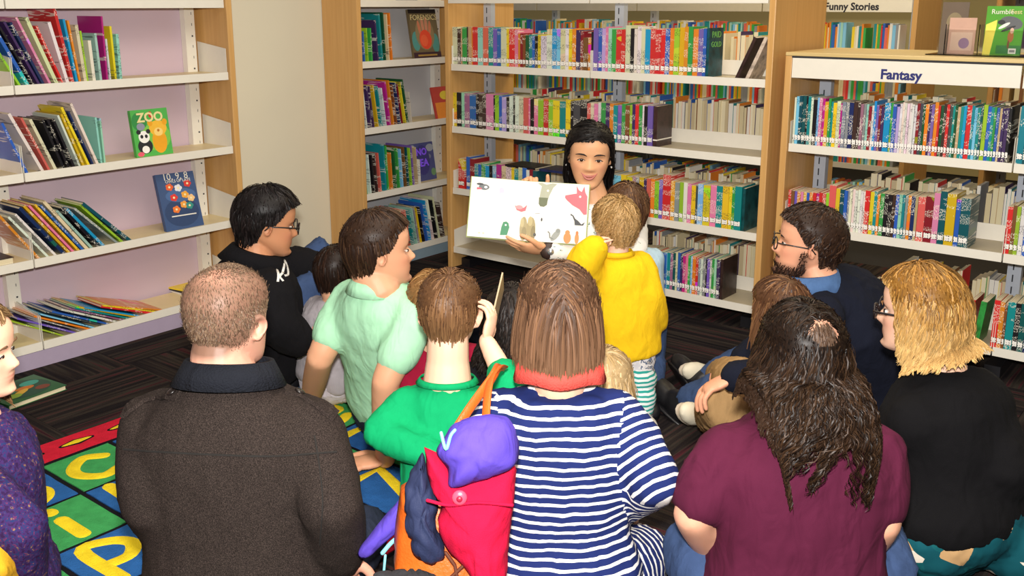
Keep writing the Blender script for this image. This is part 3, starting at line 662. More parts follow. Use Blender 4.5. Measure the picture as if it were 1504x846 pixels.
strokes = {'c': [[(.72, .68), (.5, .8), (.25, .62), (.22, .4), (.42, .2), (.68, .26)]], 'i': [[(.5, .15), (.5, .6)], [(.5, .82), (.5, .86)]],
           'p': [[(.3, .1), (.3, .85), (.6, .82), (.75, .62), (.6, .42), (.32, .42)]], 'e': [[(.25, .5), (.75, .5), (.68, .75), (.45, .82), (.25, .62), (.25, .38), (.45, .2), (.7, .28)]],
           '7': [[(.2, .82), (.78, .82), (.5, .15)]], 'b': [[(.3, .9), (.3, .15), (.62, .18), (.74, .38), (.6, .55), (.32, .52)]], 'o': [[(.5, .8), (.25, .6), (.3, .3), (.55, .2), (.75, .42), (.7, .68), (.5, .8)]], 's': [[(.72, .72), (.5, .82), (.3, .68), (.5, .5), (.7, .34), (.5, .2), (.28, .3)]]}
order = {(0, 0): 'c', (0, -1): 'b', (1, -1): 'i', (2, -1): 'p', (1, 3): 'e', (3, 2): '7'}
for ci in range(4):
    for rj in range(-4, 4):
        x0 = RX0 + ci * PX; y0 = 1.307 + rj * PY
        m = RUGG if (ci + rj) % 2 == 0 else RUGB
        sq = wavy_slab('rug_square', x0 + 0.009, y0 + 0.009, x0 + PX - 0.009, y0 + PY - 0.009, 0.009, 0.0135, m, rug)
        ch = order.get((ci, rj)) or 'cosbe7ip'[(ci * 3 + rj * 5) % 8]
        q = MB()
        for st in strokes[ch]:
            P = [(x0 + PX * (1 - v), y0 + PY * u, 0.0140) for u, v in st]
            if len(P) > 2 and ch != '7': P = smooth_path(P, 5)
            q.tube(P, 0.021, 8)
        q.v = [(a, b_, 0.0136 + (c_ - 0.0136) * 0.16) for a, b_, c_ in q.v]
        q.build('rug_letter', RUGY, sq)
for nm, x0, y0, x1, y1 in (('l', RX0 - BW, RY0 - BW, RX0 - .012, RY1 + BW), ('r', RX1 + .012, RY0 - BW, RX1 + BW, RY1 + BW), ('f', RX0 - .012, RY1 + .012, RX1 + .012, RY1 + BW), ('n', RX0 - .012, RY0 - BW, RX1 + .012, RY0 - .012)):
    bd = wavy_slab('rug_border', x0 + .004, y0 + .004, x1 - .004, y1 - .004, 0.009, 0.013, RUGR, rug)
    q = MB(); k = MB(); vert = (x1 - x0) < (y1 - y0); Lb = (y1 - y0) if vert else (x1 - x0); n = int(Lb / 0.17)
    for i in range(n):
        t0 = (i + .08) / n * Lb; t1 = (i + .92) / n * Lb
        mid = ((x0 + x1) / 2, y0 + (t0 + t1) / 2) if vert else (x0 + (t0 + t1) / 2, (y0 + y1) / 2)
        ln = (t1 - t0) / 2 * .72
        a = (mid[0], mid[1] - ln, .0135) if vert else (mid[0] - ln, mid[1], .0135)
        c = (mid[0], mid[1] + ln, .0135) if vert else (mid[0] + ln, mid[1], .0135)
        cc = (mid[0], mid[1], .0135)
        q.tube([a, cc, c], [.006, .019, .006], 8); k.tube([a, cc, c], [.010, .024, .010], 8)
    for w_, hh in ((q, .12), (k, .07)): w_.v = [(a, b_, .0131 + (c_ - .0135) * hh + .0003) for a, b_, c_ in w_.v]
    tag(q.build('border_dashes', RUGY, bd), kind='stuff'); tag(k.build('border_outline', RUGK, bd), kind='stuff')

# ---- the clear leaflet stand on top of the low case
am, nt, b = base_mat('clear_acrylic', '#ffffff', 0.05)
b.inputs['Transmission Weight'].default_value = 1.0; b.inputs['IOR'].default_value = 1.2
b.inputs['Base Color'].default_value = (0.97, 0.98, 0.97, 1)
st = empty('leaflet_holder', (-1.02, 4.2, 1.252)); tag(st, 'clear acrylic leaflet holder on top of the Fantasy bookcase', 'holder')
q = MB().box((-0.16, -0.08, 0.0), (0.30, 0.10, 0.004)); q.build('base', am, st)
MB().box((-0.155, 0.06, 0.004), (0.295, 0.064, 0.32)).build('rear_panel', am, st)
MB().box((-0.10, -0.05, 0.004), (0.02, -0.047, 0.10)).build('pocket_front', am, st)
MB().box((0.03, -0.06, 0.004), (0.20, -0.057, 0.10)).build('pocket_front', am, st)
for x in (-0.10, 0.023, 0.197): MB().box((x, -0.047, 0.004), (x + 0.003, 0.058, 0.12)).build('pocket_side', am, st)
def leaflet(label, x, w, h, y, hexc, shapes, titles=(), th=0.006):
    c, p = book_parts(th, w, h, False, 0)
    o = c.build('magazine', [mat('cover_' + hexc.strip('#'), hexc, .4, .05, 25)]); p.build('pages', PAGES, o)
    M = frame_m((x, y, 1.2565), (0, -1, 0), (1, 0, 0), (0, 0, 1)); o.matrix_world = M @ Matrix.Rotation(-0.06, 4, 'Y')
    tag(o, label, 'magazine')
    art(o, [(cc, [(u * w, v * h) for u, v in pts]) for cc, pts in shapes], np.array([th, 0, 0]), aY, aZ, aX)
    for body, size, u, v, mm in titles: text('cover_title', body, size, frame_m((th + .0018, u * w, v * h), aY, aZ, aX), mm, o)
    return o
leaflet('green magazine with a badger like animal, standing in the clear leaflet holder', -0.985, 0.135, 0.185, 4.19, '#4f9e22', [
    ('#f2e25a', [(.0, .0), (.2, .0), (.3, .6), (.3, .72), (.02, .62)]), ('#2f7a3a', [(.35, .03), (1, .03), (1, .2), (.35, .2)]), ('#5d5f62', poly(.68, .66, .3, .13, 16, -.15)), ('#e4e4dc', poly(.5, .6, .16, .035, 12, .4)), ('#2a2a2c', poly(.42, .67, .1, .05)), ('#2a2a2c', poly(.62, .54, .2, .03, 12, .3)), ('#a8642e', poly(.7, .38, .08, .12)), ('#d8b09a', poly(.72, .5, .05, .06)), ('#7a4a26', poly(.66, .22, .03, .09)), ('#f0efe8', [(.68, .03), (.88, .03), (.88, .14), (.68, .14)]), ('#8a8a8a', [(.71, .06), (.85, .06), (.85, .11), (.71, .11)])],
    titles=[('Rumble', 0.026, .42, .88, INKW), ('Fest', 0.024, .78, .88, INKY)])
leaflet('pinkish leaflet in the left pocket of the clear leaflet holder', -1.115, 0.10, 0.14, 4.18, '#c9a08c', [('#d8b8a4', [(.1, .1), (.9, .1), (.9, .6), (.1, .6)]), ('#9a7a9a', poly(.6, .3, .2, .15))], th=.004)
leaflet('dull brown leaflet behind the pinkish one in the clear leaflet holder', -1.16, 0.10, 0.20, 4.225, '#6a5a4a', [('#8a7a5a', poly(.5, .6, .3, .2))], th=.004)
# ------------------------------------------------------------------ people: body, clothes, head, hair
def unit(v):
    v = np.asarray(v, float); return v / (np.linalg.norm(v) + 1e-12)
def tinted(name, rough=0.6, bump=0.0, bscale=300.0, spec=0.4, sss=0.0, aniso=None):
    if name in MATS: return MATS[name]
    m, nt, b = base_mat(name, '#ffffff', rough, 0, spec)
    at = node(nt, 'ShaderNodeVertexColor', layer_name='tint'); nt.links.new(at.outputs['Color'], b.inputs['Base Color'])
    if sss:
        b.inputs['Subsurface Weight'].default_value = sss; b.inputs['Subsurface Radius'].default_value = (0.012, 0.005, 0.003); b.inputs['Subsurface Scale'].default_value = 1.0
    if bump:
        tc = node(nt, 'ShaderNodeTexCoord'); n2 = node(nt, 'ShaderNodeTexNoise'); n2.inputs['Scale'].default_value = bscale
        nt.links.new(tc.outputs['Object'], n2.inputs['Vector'])
        bp = node(nt, 'ShaderNodeBump'); bp.inputs['Strength'].default_value = bump; bp.inputs['Distance'].default_value = 0.003
        nt.links.new(n2.outputs['Fac'], bp.inputs['Height']); nt.links.new(bp.outputs['Normal'], b.inputs['Normal'])
    return m
SKIN = tinted('skin', 0.5, 0.05, 420, 0.35, 0.06)
HAIR = tinted('hair_strands', 0.46, 0, 0, 0.22)

def np_mesh(name, V, F, m, tint=None, smooth=True, attr=None):
    me = bpy.data.meshes.new(name)
    me.from_pydata([tuple(v) for v in V] if not isinstance(V, np.ndarray) else V.tolist(), [], F if isinstance(F, list) else F.tolist())
    for q in (m if isinstance(m, (list, tuple)) else [m]): me.materials.append(q)
    if smooth: me.polygons.foreach_set('use_smooth', [True] * len(me.polygons))
    if tint is not None:
        ca = me.color_attributes.new('tint', 'FLOAT_COLOR', 'POINT')
        arr = np.ones((len(V), 4), np.float32); arr[:, :3] = tint; ca.data.foreach_set('color', arr.ravel())
    if attr is not None:
        for k, a in attr.items():
            at = me.attributes.new(k, 'FLOAT', 'POINT'); at.data.foreach_set('value', np.asarray(a, np.float32))
    me.update(); return me
def link(name, me, parent=None):
    o = bpy.data.objects.new(name, me); COL.objects.link(o); o.parent = parent; return o
def remesh(mb, voxel, it=4, lam=0.5):
    """one continuous skin over the overlapping closed pieces of mb"""
    me = bpy.data.meshes.new('tmp'); me.from_pydata(mb.v, [], mb.f); o = bpy.data.objects.new('tmp', me); COL.objects.link(o)
    md = o.modifiers.new('r', 'REMESH'); md.mode = 'VOXEL'; md.voxel_size = voxel
    dg = bpy.context.evaluated_depsgraph_get(); ev = o.evaluated_get(dg); em = ev.to_mesh()
    n = len(em.vertices); V = np.empty(n * 3); em.vertices.foreach_get('co', V); V = V.reshape(-1, 3)
    E = np.empty(len(em.edges) * 2, np.int64); em.edges.foreach_get('vertices', E); E = E.reshape(-1, 2)
    F = [tuple(p.vertices) for p in em.polygons]
    ev.to_mesh_clear(); bpy.data.objects.remove(o); bpy.data.meshes.remove(me)
    V = laplace(V, E, it, lam)
    return V, F, E
def laplace(V, E, it, lam=0.5):
    n = len(V); deg = np.bincount(E.ravel(), minlength=n)[:, None] + 1e-9
    for _ in range(it):
        A = np.zeros_like(V)
        for k in range(3):
            A[:, k] = np.bincount(E[:, 0], V[E[:, 1], k], n) + np.bincount(E[:, 1], V[E[:, 0], k], n)
        V = V + lam * (A / deg - V)
    return V
def normals(V, F):
    N = np.zeros_like(V); Q = np.array([f if len(f) == 4 else (f[0], f[1], f[2], f[2]) for f in F])
    n = np.cross(V[Q[:, 2]] - V[Q[:, 0]], V[Q[:, 3]] - V[Q[:, 1]])
    for k in range(4):
        for c in range(3): N[:, c] += np.bincount(Q[:, k], n[:, c], len(V))
    return N / (np.linalg.norm(N, axis=1)[:, None] + 1e-12)
def folds(V, F, amp, freq=(9, 9, 5), seed=0.0, power=1.0):
    N = normals(V, F); out = np.empty(len(V)); fx, fy, fz = freq
    for i, p in enumerate(V):
        a = noise.noise((p[0] * fx + seed, p[1] * fy, p[2] * fz + seed)); b = noise.noise((p[0] * fx * 2.3 + 5, p[1] * fy * 2.3 + seed, p[2] * fz * 2.9))
        c = noise.noise((p[0] * fx * 2.6 + seed * 3, p[1] * fy * 2.6 + 2.0, p[2] * fz * 1.3)); out[i] = (1 - abs(a) * 2.2) * 0.55 + b * 0.35 + max(0, 1 - abs(c) * 5.0) ** 2 * 0.75 - .1
    return V + N * (out * amp)[:, None]

# ---- head: local units of head height, z 0 chin .. 1 crown, y forward, x to the person's right
ZP = np.array([0, .03, .08, .14, .2, .28, .36, .44, .5, .56, .63, .7, .78, .85, .91, .96, .99, 1.0])
WP = np.array([.07, .13, .19, .23, .255, .28, .30, .318, .325, .328, .335, .338, .325, .29, .24, .165, .08, .0])
FP = np.array([.26, .345, .37, .355, .36, .365, .36, .35, .345, .355, .372, .375, .36, .32, .25, .16, .07, .0])
BP = np.array([.12, .05, -.02, -.09, -.18, -.30, -.37, -.42, -.445, -.46, -.468, -.465, -.44, -.395, -.325, -.22, -.11, .0])
def g2(x, z, cx, cz, sx, sz): return np.exp(-((x - cx) / sx) ** 2 - ((z - cz) / sz) ** 2)
def head_grid(opt):
    nt_, nz = 56, 60
    zs = np.concatenate([np.linspace(0, .9, nz - 14), 1 - (1 - np.linspace(.0, 1, 14)[1:]) ** 2 * .1, [1.0]])[:nz]
    zs = np.clip(zs, 0, .9995); V = []; jaw = opt.get('jaw', 1.0); chub = opt.get('chub', 0.0); nose = opt.get('nose', 1.0)
    th = np.linspace(0, 2 * np.pi, nt_, endpoint=False)
    for z in zs:
        w, f, b = (np.interp(z, ZP, A) for A in (WP, FP, BP))
        if z < .35: w = w * (1 + (jaw - 1) * (1 - z / .35))
        w += chub * .05 * math.exp(-((z - .25) / .15) ** 2)
        cy = (f + b) / 2; hy = (f - b) / 2
        c, s = np.cos(th), np.sin(th); e = 2 / 2.25
        x = w * np.sign(c) * np.abs(c) ** e; y = cy + hy * np.sign(s) * np.abs(s) ** e
        fr = (s > 0) * np.clip(s, 0, 1)
        # features on the front
        am = np.interp(z, [.30, .335, .37, .42, .50, .56], [0, .075, .115, .085, .03, 0]) * nose
        sg = np.interp(z, [.3, .37, .5], [.075, .062, .045])
        y = y + fr * am * np.exp(-(x / sg) ** 2)
        y = y + fr * .035 * nose * (g2(x, z, .062, .355, .035, .03) + g2(x, z, -.062, .355, .035, .03))
        y = y - fr * .045 * (g2(x, z, .14, .49, .085, .05) + g2(x, z, -.14, .49, .085, .05))
        y = y + fr * .02 * (g2(x, z, .14, .575, .11, .03) + g2(x, z, -.14, .575, .11, .03))
        y = y + fr * .02 * (g2(x, z, .2, .4, .09, .07) + g2(x, z, -.2, .4, .09, .07))
        y = y + fr * (.026 * g2(x, z, 0, .248, .085, .018) + .026 * g2(x, z, 0, .205, .075, .02) - .018 * g2(x, z, 0, .227, .1, .008))
        y = y + fr * .03 * g2(x, z, 0, .075, .09, .05) - fr * .012 * g2(x, z, 0, .15, .1, .03)
        V.append(np.stack([x, y, np.full(nt_, z)], 1))
    V = np.concatenate(V); F = []
    for i in range(len(zs) - 1):
        for j in range(nt_):
            k = (j + 1) % nt_; F.append((i * nt_ + j, i * nt_ + k, (i + 1) * nt_ + k, (i + 1) * nt_ + j))
    a = (len(zs) - 1) * nt_
    F.append(tuple(range(nt_ - 1, -1, -1))); F.append(tuple(range(a, a + nt_)))
    return V, F, nt_, len(zs)
def ear_geo(side, size=1.0):
    nu, nr = 20, 5; V = []; prof = [(0, -.02), (.35, -.025), (.62, .004), (.86, .03), (1.0, .012)]
    for r, d in prof:
        for u in np.linspace(0, 2 * np.pi, nu, endpoint=False):
            zz = math.sin(u) * (.105 if math.sin(u) > 0 else .095); yy = math.cos(u) * (.062 if math.sin(u) > -.3 else .05)
            V.append((d + .012, yy * r, zz * r))
    for r, d in prof[::-1]:
        for u in np.linspace(0, 2 * np.pi, nu, endpoint=False):
            zz = math.sin(u) * .1; yy = math.cos(u) * .058
            V.append((d - .022 - .02 * (1 - r), yy * r * .97, zz * r * .97))
    F = []
    for i in range(2 * len(prof) - 1):
        for j in range(nu):
            k = (j + 1) % nu; F.append((i * nu + j, i * nu + k, (i + 1) * nu + k, (i + 1) * nu + j))
    V = np.array(V) * size
    fl = math.radians(38); tl = math.radians(-12)
    R1 = np.array([[math.cos(fl), math.sin(fl), 0], [-math.sin(fl), math.cos(fl), 0], [0, 0, 1]]); R2 = np.array([[1, 0, 0], [0, math.cos(tl), -math.sin(tl)], [0, math.sin(tl), math.cos(tl)]])
    V = V @ R2.T @ R1.T + np.array([.335, -.035, .45])
    V[:, 0] *= side
    if side < 0: F = [f[::-1] for f in F]
    return V, F
class HeadFrame:
    def __init__(s, c, H, yaw, pitch=0, roll=0):
        y, p, r = (math.radians(a) for a in (yaw, pitch, roll))
        F = math.cos(y) * CF + math.sin(y) * CR; U = CU.copy(); R = np.cross(F, U)
        F, U = math.cos(p) * F - math.sin(p) * U, math.cos(p) * U + math.sin(p) * F
        R, U = math.cos(r) * R - math.sin(r) * U, math.cos(r) * U + math.sin(r) * R
        s.c, s.H, s.R, s.F, s.U = np.asarray(c, float), H, R, F, U
        s.B = np.stack([R, F, U]) * H
    def w(s, q): return s.c + (np.asarray(q, float) - np.array([0, -.03, .52])) @ s.B
    def l(s, p): return (np.asarray(p, float) - s.c) @ s.B.T / s.H ** 2 + np.array([0, -.03, .52])

def hand_geo(mb, w, d, n, side, s=1.0, curl=(.35, .35, .4, .45), spread=.14, thumb=.5):
    """palm, four fingers of different lengths and a thumb; n is where the palm faces, side = +1 / -1 puts the thumb"""
    d = unit(d); n = unit(np.asarray(n) - d * np.dot(n, d)); l = np.cross(n, d) * side
    R = np.stack([d, l, n], 1)
    mb.ell(w + d * .047 * s, (.056 * s, .041 * s, .0165 * s), 12, 8, R=R)
    mb.ell(w + d * .078 * s, (.022 * s, .040 * s, .013 * s), 10, 6, R=R)
    mb.ell(w + d * .03 * s + l * .026 * s + n * .006 * s, (.034 * s, .018 * s, .016 * s), 10, 6, R=R)
    for k, (off, ln) in enumerate(zip((.030, .010, -.011, -.031), (.074, .083, .077, .060))):
        dd = unit(d + l * spread * (1.5 - k) * .8); a = 0; p = w + d * (.086 - .006 * abs(k - 1.2)) * s + l * off * s; P = [p]
        for q, fr in enumerate((.44, .31, .25)):
            a += curl[k] * (1.0, 1.25, .8)[q]; p = p + (dd * math.cos(a) + n * math.sin(a)) * ln * fr * s; P.append(p)
        mb.tube(smooth_path(P, 3), [.0092 * s, .0085 * s, .0068 * s], 8)
    t0 = w + d * .022 * s + l * .034 * s; t1 = t0 + unit(d * .62 + l * .75 + n * thumb * .5) * .036 * s; t2 = t1 + unit(d * .8 + l * .38 + n * thumb) * .03 * s; t3 = t2 + unit(d * .9 + l * .12 + n * thumb) * .024 * s
    mb.tube(smooth_path([t0, t1, t2, t3], 3), [.0125 * s, .0105 * s, .0078 * s], 8)

def torso_mb(mb, J, infl, tab, hunch, tmax=1.0, tmin=0.0):
    """elliptic rings along the curved spine from below the pelvis to the base of the neck"""
    P, N = J['P'], J['N']; sp = N - P; Ls = np.linalg.norm(sp); up = sp / Ls
    n = 14; rows = []
    for t in np.linspace(tmin, tmax, n):
        c = P + sp * t + hunch * 4 * t * (1 - t)
        r = unit(J['hip'] * (1 - t) + J['sh'] * t); r = unit(r - up * np.dot(r, up)); f = np.cross(up, r)
        a = np.interp(t, tab[0], tab[1]) + infl; b = np.interp(t, tab[0], tab[2]) + infl
        rows.append((c, r, f, a, b))
    seg = 20; V = []; F = []
    for c, r, f, a, b in rows:
        for u in np.linspace(0, 2 * np.pi, seg, endpoint=False):
            cu, su = math.cos(u), math.sin(u); V.append(c + r * a * np.sign(cu) * abs(cu) ** .85 + f * b * np.sign(su) * abs(su) ** .85)
    for i in range(n - 1):
        for j in range(seg):
            k = (j + 1) % seg; F.append((i * seg + j, i * seg + k, (i + 1) * seg + k, (i + 1) * seg + j))
    F.append(tuple(range(seg - 1, -1, -1))); F.append(tuple((n - 1) * seg + j for j in range(seg)))
    mb.add(V, F)
TAB_M = ([0, .12, .35, .6, .78, .9, .97, 1.0], [.165, .175, .158, .168, .172, .125, .075, .05], [.115, .13, .115, .118, .112, .09, .072, .05])
TAB_F = ([0, .12, .35, .6, .78, .9, .97, 1.0], [.165, .18, .135, .145, .148, .108, .065, .042], [.12, .135, .102, .108, .102, .082, .062, .042])
TAB_K = ([0, .12, .35, .6, .78, .9, .97, 1.0], [.115, .125, .118, .116, .115, .085, .052, .035], [.09, .1, .095, .09, .082, .065, .048, .035])
def scale_tab(t, k, kb=None):
    return (t[0], [v * k for v in t[1]], [v * (kb or k) for v in t[2]])
def part_to(a, b, t): return a + (b - a) * t
def limb(mb, A, B, C, r, upto=2.0, infl=0.0, start=0.0):
    """arm or leg: A-B-C with radii r=(rA, rB, rC); upto 1 = to B, 2 = to C"""
    pts, rad = [], []
    ts = np.linspace(start, upto, max(4, int(7 * (upto - start) + 1)))
    if start < 1 < upto: ts = np.unique(np.r_[ts[np.abs(ts - 1) > .05], .94, 1.0, 1.06])
    for t in ts:
        if t <= 1: p = part_to(A, B, t); q = r[0] + (r[1] - r[0]) * t + .006 * math.sin(t * math.pi) * (r[0] / .05)
        else: p = part_to(B, C, t - 1); q = r[1] + (r[2] - r[1]) * (t - 1) + .005 * math.sin((t - 1) * math.pi) * (r[0] / .05)
        pts.append(p); rad.append(q + infl)
    mb.tube(pts, rad, 12)
def bone_coord(V, bones):
    """distance along the nearest bone, so that stripes and bands run round limbs and body"""
    best = np.full(len(V), 1e9); val = np.zeros(len(V)); which = np.zeros(len(V))
    for k, (a, b, off, r) in enumerate(bones):
        ab = b - a; L = np.linalg.norm(ab); t = np.clip(((V - a) @ ab) / L ** 2, 0, 1); d = np.linalg.norm(V - a - t[:, None] * ab, axis=1) - r
        m = d < best; best[m] = d[m]; val[m] = off + (((V - a) @ ab) / L)[m]; which[m] = k
    return val, which

def person(label, J, head, skin='#d9a384', top=None, bottom=None, build='m', s=1.0, tab=None, hunch=None, sleeve=2.0, hands=None, shoes=None,
           topmat=None, botmat=None, name='person', foldamp=.006, arm_r=None, leg_r=None, neck_r=None, ears=True, face=None, infl=.012, hide_legs=False, topname='shirt', seed=0.0, neckline=None, ncut=1.0, hem=0.0, shoulder_r=None, tint_fn=None, fold_freq=(9, 9, 5)):
    """J: world joints P N Sl Sr El Er Wl Wr Kl Kr Al Ar with hip / sh right vectors; returns the person's body object"""
    hf = HeadFrame(*head[:2], *head[2:]); H = hf.H
    tab = tab or {'m': TAB_M, 'f': TAB_F, 'k': TAB_K}[build]
    tab = scale_tab(tab, s)
    ar = arm_r or tuple(k * s for k in {'m': (.049, .040, .029), 'f': (.042, .035, .025), 'k': (.035, .030, .022)}[build])
    lr = leg_r or tuple(k * s for k in {'m': (.085, .06, .042), 'f': (.085, .058, .04), 'k': (.062, .046, .032)}[build])
    nr = neck_r or {'m': .060, 'f': .050, 'k': .042}[build] * s
    sr = shoulder_r or ar[0] * 1.08
    hun = np.zeros(3) if hunch is None else np.asarray(hunch, float)
    # --- skin: trunk, arms, legs as one skin; head, neck and ears as one finer skin; hands
    mb = MB(); torso_mb(mb, J, -.012, tab, hun)
    Hl, Hr = (J['P'] + k * J['hip'] * tab[1][1] * .52 for k in (-1, 1))
    for sd in 'lr':
        mb.tube([part_to(J['N'], J['S' + sd], .15) - J['up'] * .04 * s, J['S' + sd]], [sr * .5, sr * .85], 10)
        sl_ = (sleeve[sd] if isinstance(sleeve, dict) else sleeve) if topmat is not None else 0
        limb(mb, J['S' + sd], J['E' + sd], J['W' + sd], (ar[0] * .8, ar[1] * .74, ar[2] * .95) if sl_ > 1.9 else ar)
        if J.get('K' + sd) is not None:
            limb(mb, Hl if sd == 'l' else Hr, J['K' + sd], J['A' + sd], tuple(r * .68 for r in lr))
    V, F, E = remesh(mb, .011, 4)
    base = np.array(rgb(skin)); T = np.tile(base, (len(V), 1))
    hb = MB(); HV, HF, nt_, nz_ = head_grid(face or {})
    hb.add(hf.w(HV), HF)
    nb = hf.w((0, -.16, .16)); hb.tube(smooth_path([J['N'] - J['up'] * .02, part_to(J['N'], nb, .5), nb, hf.w((0, -.1, .36))], 4), [nr * 1.18, nr, nr * .97, nr * .9], 18)
    if ears:
        for sd in (-1, 1):
            ev, ef = ear_geo(sd, face.get('ear', 1.0) if face else 1.0); hb.add(hf.w(ev), ef)
    V2, F2, E2 = remesh(hb, .0046 if H > .19 else .004, 2, .4)
    q = hf.l(V2); T2 = np.tile(base, (len(V2), 1))
    frm = np.clip(q[:, 1] * 4, 0, 1)
    def mixc(T, w, c): return T * (1 - w[:, None]) + np.array(rgb(c)) * w[:, None]
    T2 = mixc(T2, .30 * frm * (g2(q[:, 0], q[:, 2], .2, .36, .1, .09) + g2(q[:, 0], q[:, 2], -.2, .36, .1, .09)), '#d07a66')
    T2 = mixc(T2, .85 * np.clip(frm * (g2(q[:, 0], q[:, 2], 0, .248, .10, .016) + g2(q[:, 0], q[:, 2], 0, .205, .085, .02)), 0, 1), (face or {}).get('lip', '#b8665c'))
    T2 = mixc(T2, .25 * np.clip((np.abs(q[:, 0]) - .335) * 30, 0, 1), '#cf6f5c')
    if tint_fn: T2 = tint_fn(q, T2, mixc)
    o_ = len(V); V = np.concatenate([V, V2]); T = np.concatenate([T, T2]); F = F + [tuple(i + o_ for i in f) for f in F2]
    for h in (hands or []):
        hm = MB(); hand_geo(hm, **{k: v for k, v in h.items() if k not in ('fine',)}); 
        if h.get('fine', True): V3, F3, _ = remesh(hm, .0034, 2, .4)
        else: V3, F3 = np.array(hm.v), hm.f
        o_ = len(V); V = np.concatenate([V, V3]); T = np.concatenate([T, np.tile(base * np.array([1.0, .94, .92]), (len(V3), 1))]); F = F + [tuple(i + o_ for i in f) for f in F3]
    body = link(name, np_mesh(name, V, F, SKIN, T)); tag(body, label, 'person')
    # --- clothes
    if topmat is not None:
        mb = MB(); torso_mb(mb, J, infl, tab, hun, ncut, hem)
        for sd in 'lr':
            mb.tube([part_to(J['N'], J['S' + sd], .22) - J['up'] * .025 * s, part_to(J['N'], J['S' + sd], .65) - J['up'] * .012 * s, J['S' + sd]], [sr * .62 + infl * .5, sr * .8 + infl * .5, sr * .95 + infl * .6], 12)
            sl = sleeve[sd] if isinstance(sleeve, dict) else sleeve
            if sl > 0: limb(mb, J['S' + sd], J['E' + sd], J['W' + sd], ar, sl, infl)
        V, F, E = remesh(mb, .0095, 5)
        V = folds(V, F, foldamp, fold_freq, seed); V = laplace(V, E, 1, .4)
        bones = [(J['P'], J['N'], 0, tab[1][3] * .9)]
        for sd in 'lr':
            bones += [(J['S' + sd], J['E' + sd], 3.0, ar[0]), (J['E' + sd], J['W' + sd], 3.0 + np.linalg.norm(J['E' + sd] - J['S' + sd]), ar[1])]
        me = np_mesh(topname, V, F, topmat)
        if topmat.name.startswith('navy_white'):
            Q = np.array(F); cen = V[Q].mean(1); _, wh = bone_coord(cen, bones); at = me.attributes.new('along', 'FLOAT', 'CORNER'); val = np.zeros(Q.shape, np.float32)
            for k, (a, b, off, r) in enumerate(bones):
                m = wh == k; ab = b - a; val[m] = off + ((V[Q[m]] - a) @ ab) / np.linalg.norm(ab)
            at.data.foreach_set('value', val.ravel())
        link(topname, me, body)
    if botmat is not None and J.get('Kl') is not None:
        mb = MB(); up = unit(J['N'] - J['P'])
        mb.ell(J['P'] + up * .02, (tab[1][1] + .014, tab[2][1] + .016, .12 * s), 16, 10, R=np.stack([J['hip'], np.cross(up, J['hip']), up], 1))
        for sd in 'lr': limb(mb, Hl if sd == 'l' else Hr, J['K' + sd], J['A' + sd], lr, 1.97, .012)
        V, F, E = remesh(mb, .011, 4); V = folds(V, F, .006, (10, 10, 10), seed + 3)
        link('trousers', np_mesh('trousers', V, F, botmat), body)
        if shoes is not None:
            for sd in 'lr':
                A = J['A' + sd]; d = unit(J['T' + sd] - A) if J.get('T' + sd) is not None else unit(np.array([*(A - J['K' + sd])[:2], 0]) + 1e-6)
                u = unit(unit(A - J['K' + sd]) * -1 - d * np.dot(-unit(A - J['K' + sd]), d)); l = np.cross(d, u); k = s * (1.0 if build != 'k' else .72)
                sm = MB(); R = np.stack([d, l, u], 1)
                sm.ell(A - u * .040 * k + d * .02 * k, (.08 * k, .050 * k, .052 * k), 12, 8, R=R); sm.ell(A - u * .050 * k + d * .12 * k, (.105 * k, .056 * k, .042 * k), 12, 8, R=R)
                sm.tube([A, A - u * .04 * k], [.048 * k, .05 * k], 12)
                SV, SF, _ = remesh(sm, .007, 3); sh = link('shoe', np_mesh('shoe', SV, SF, shoes), body)
                so = MB(); so.ell(A - u * .084 * k + d * .075 * k, (.142 * k, .052 * k, .010 * k), 16, 6, R=R); so.build('sole', shoes if shoes.name == 'shoe_black' else mat('shoe_sole', '#b9ab98', .7), sh, True)
    body['_'] = 0; del body['_']
    return body, hf

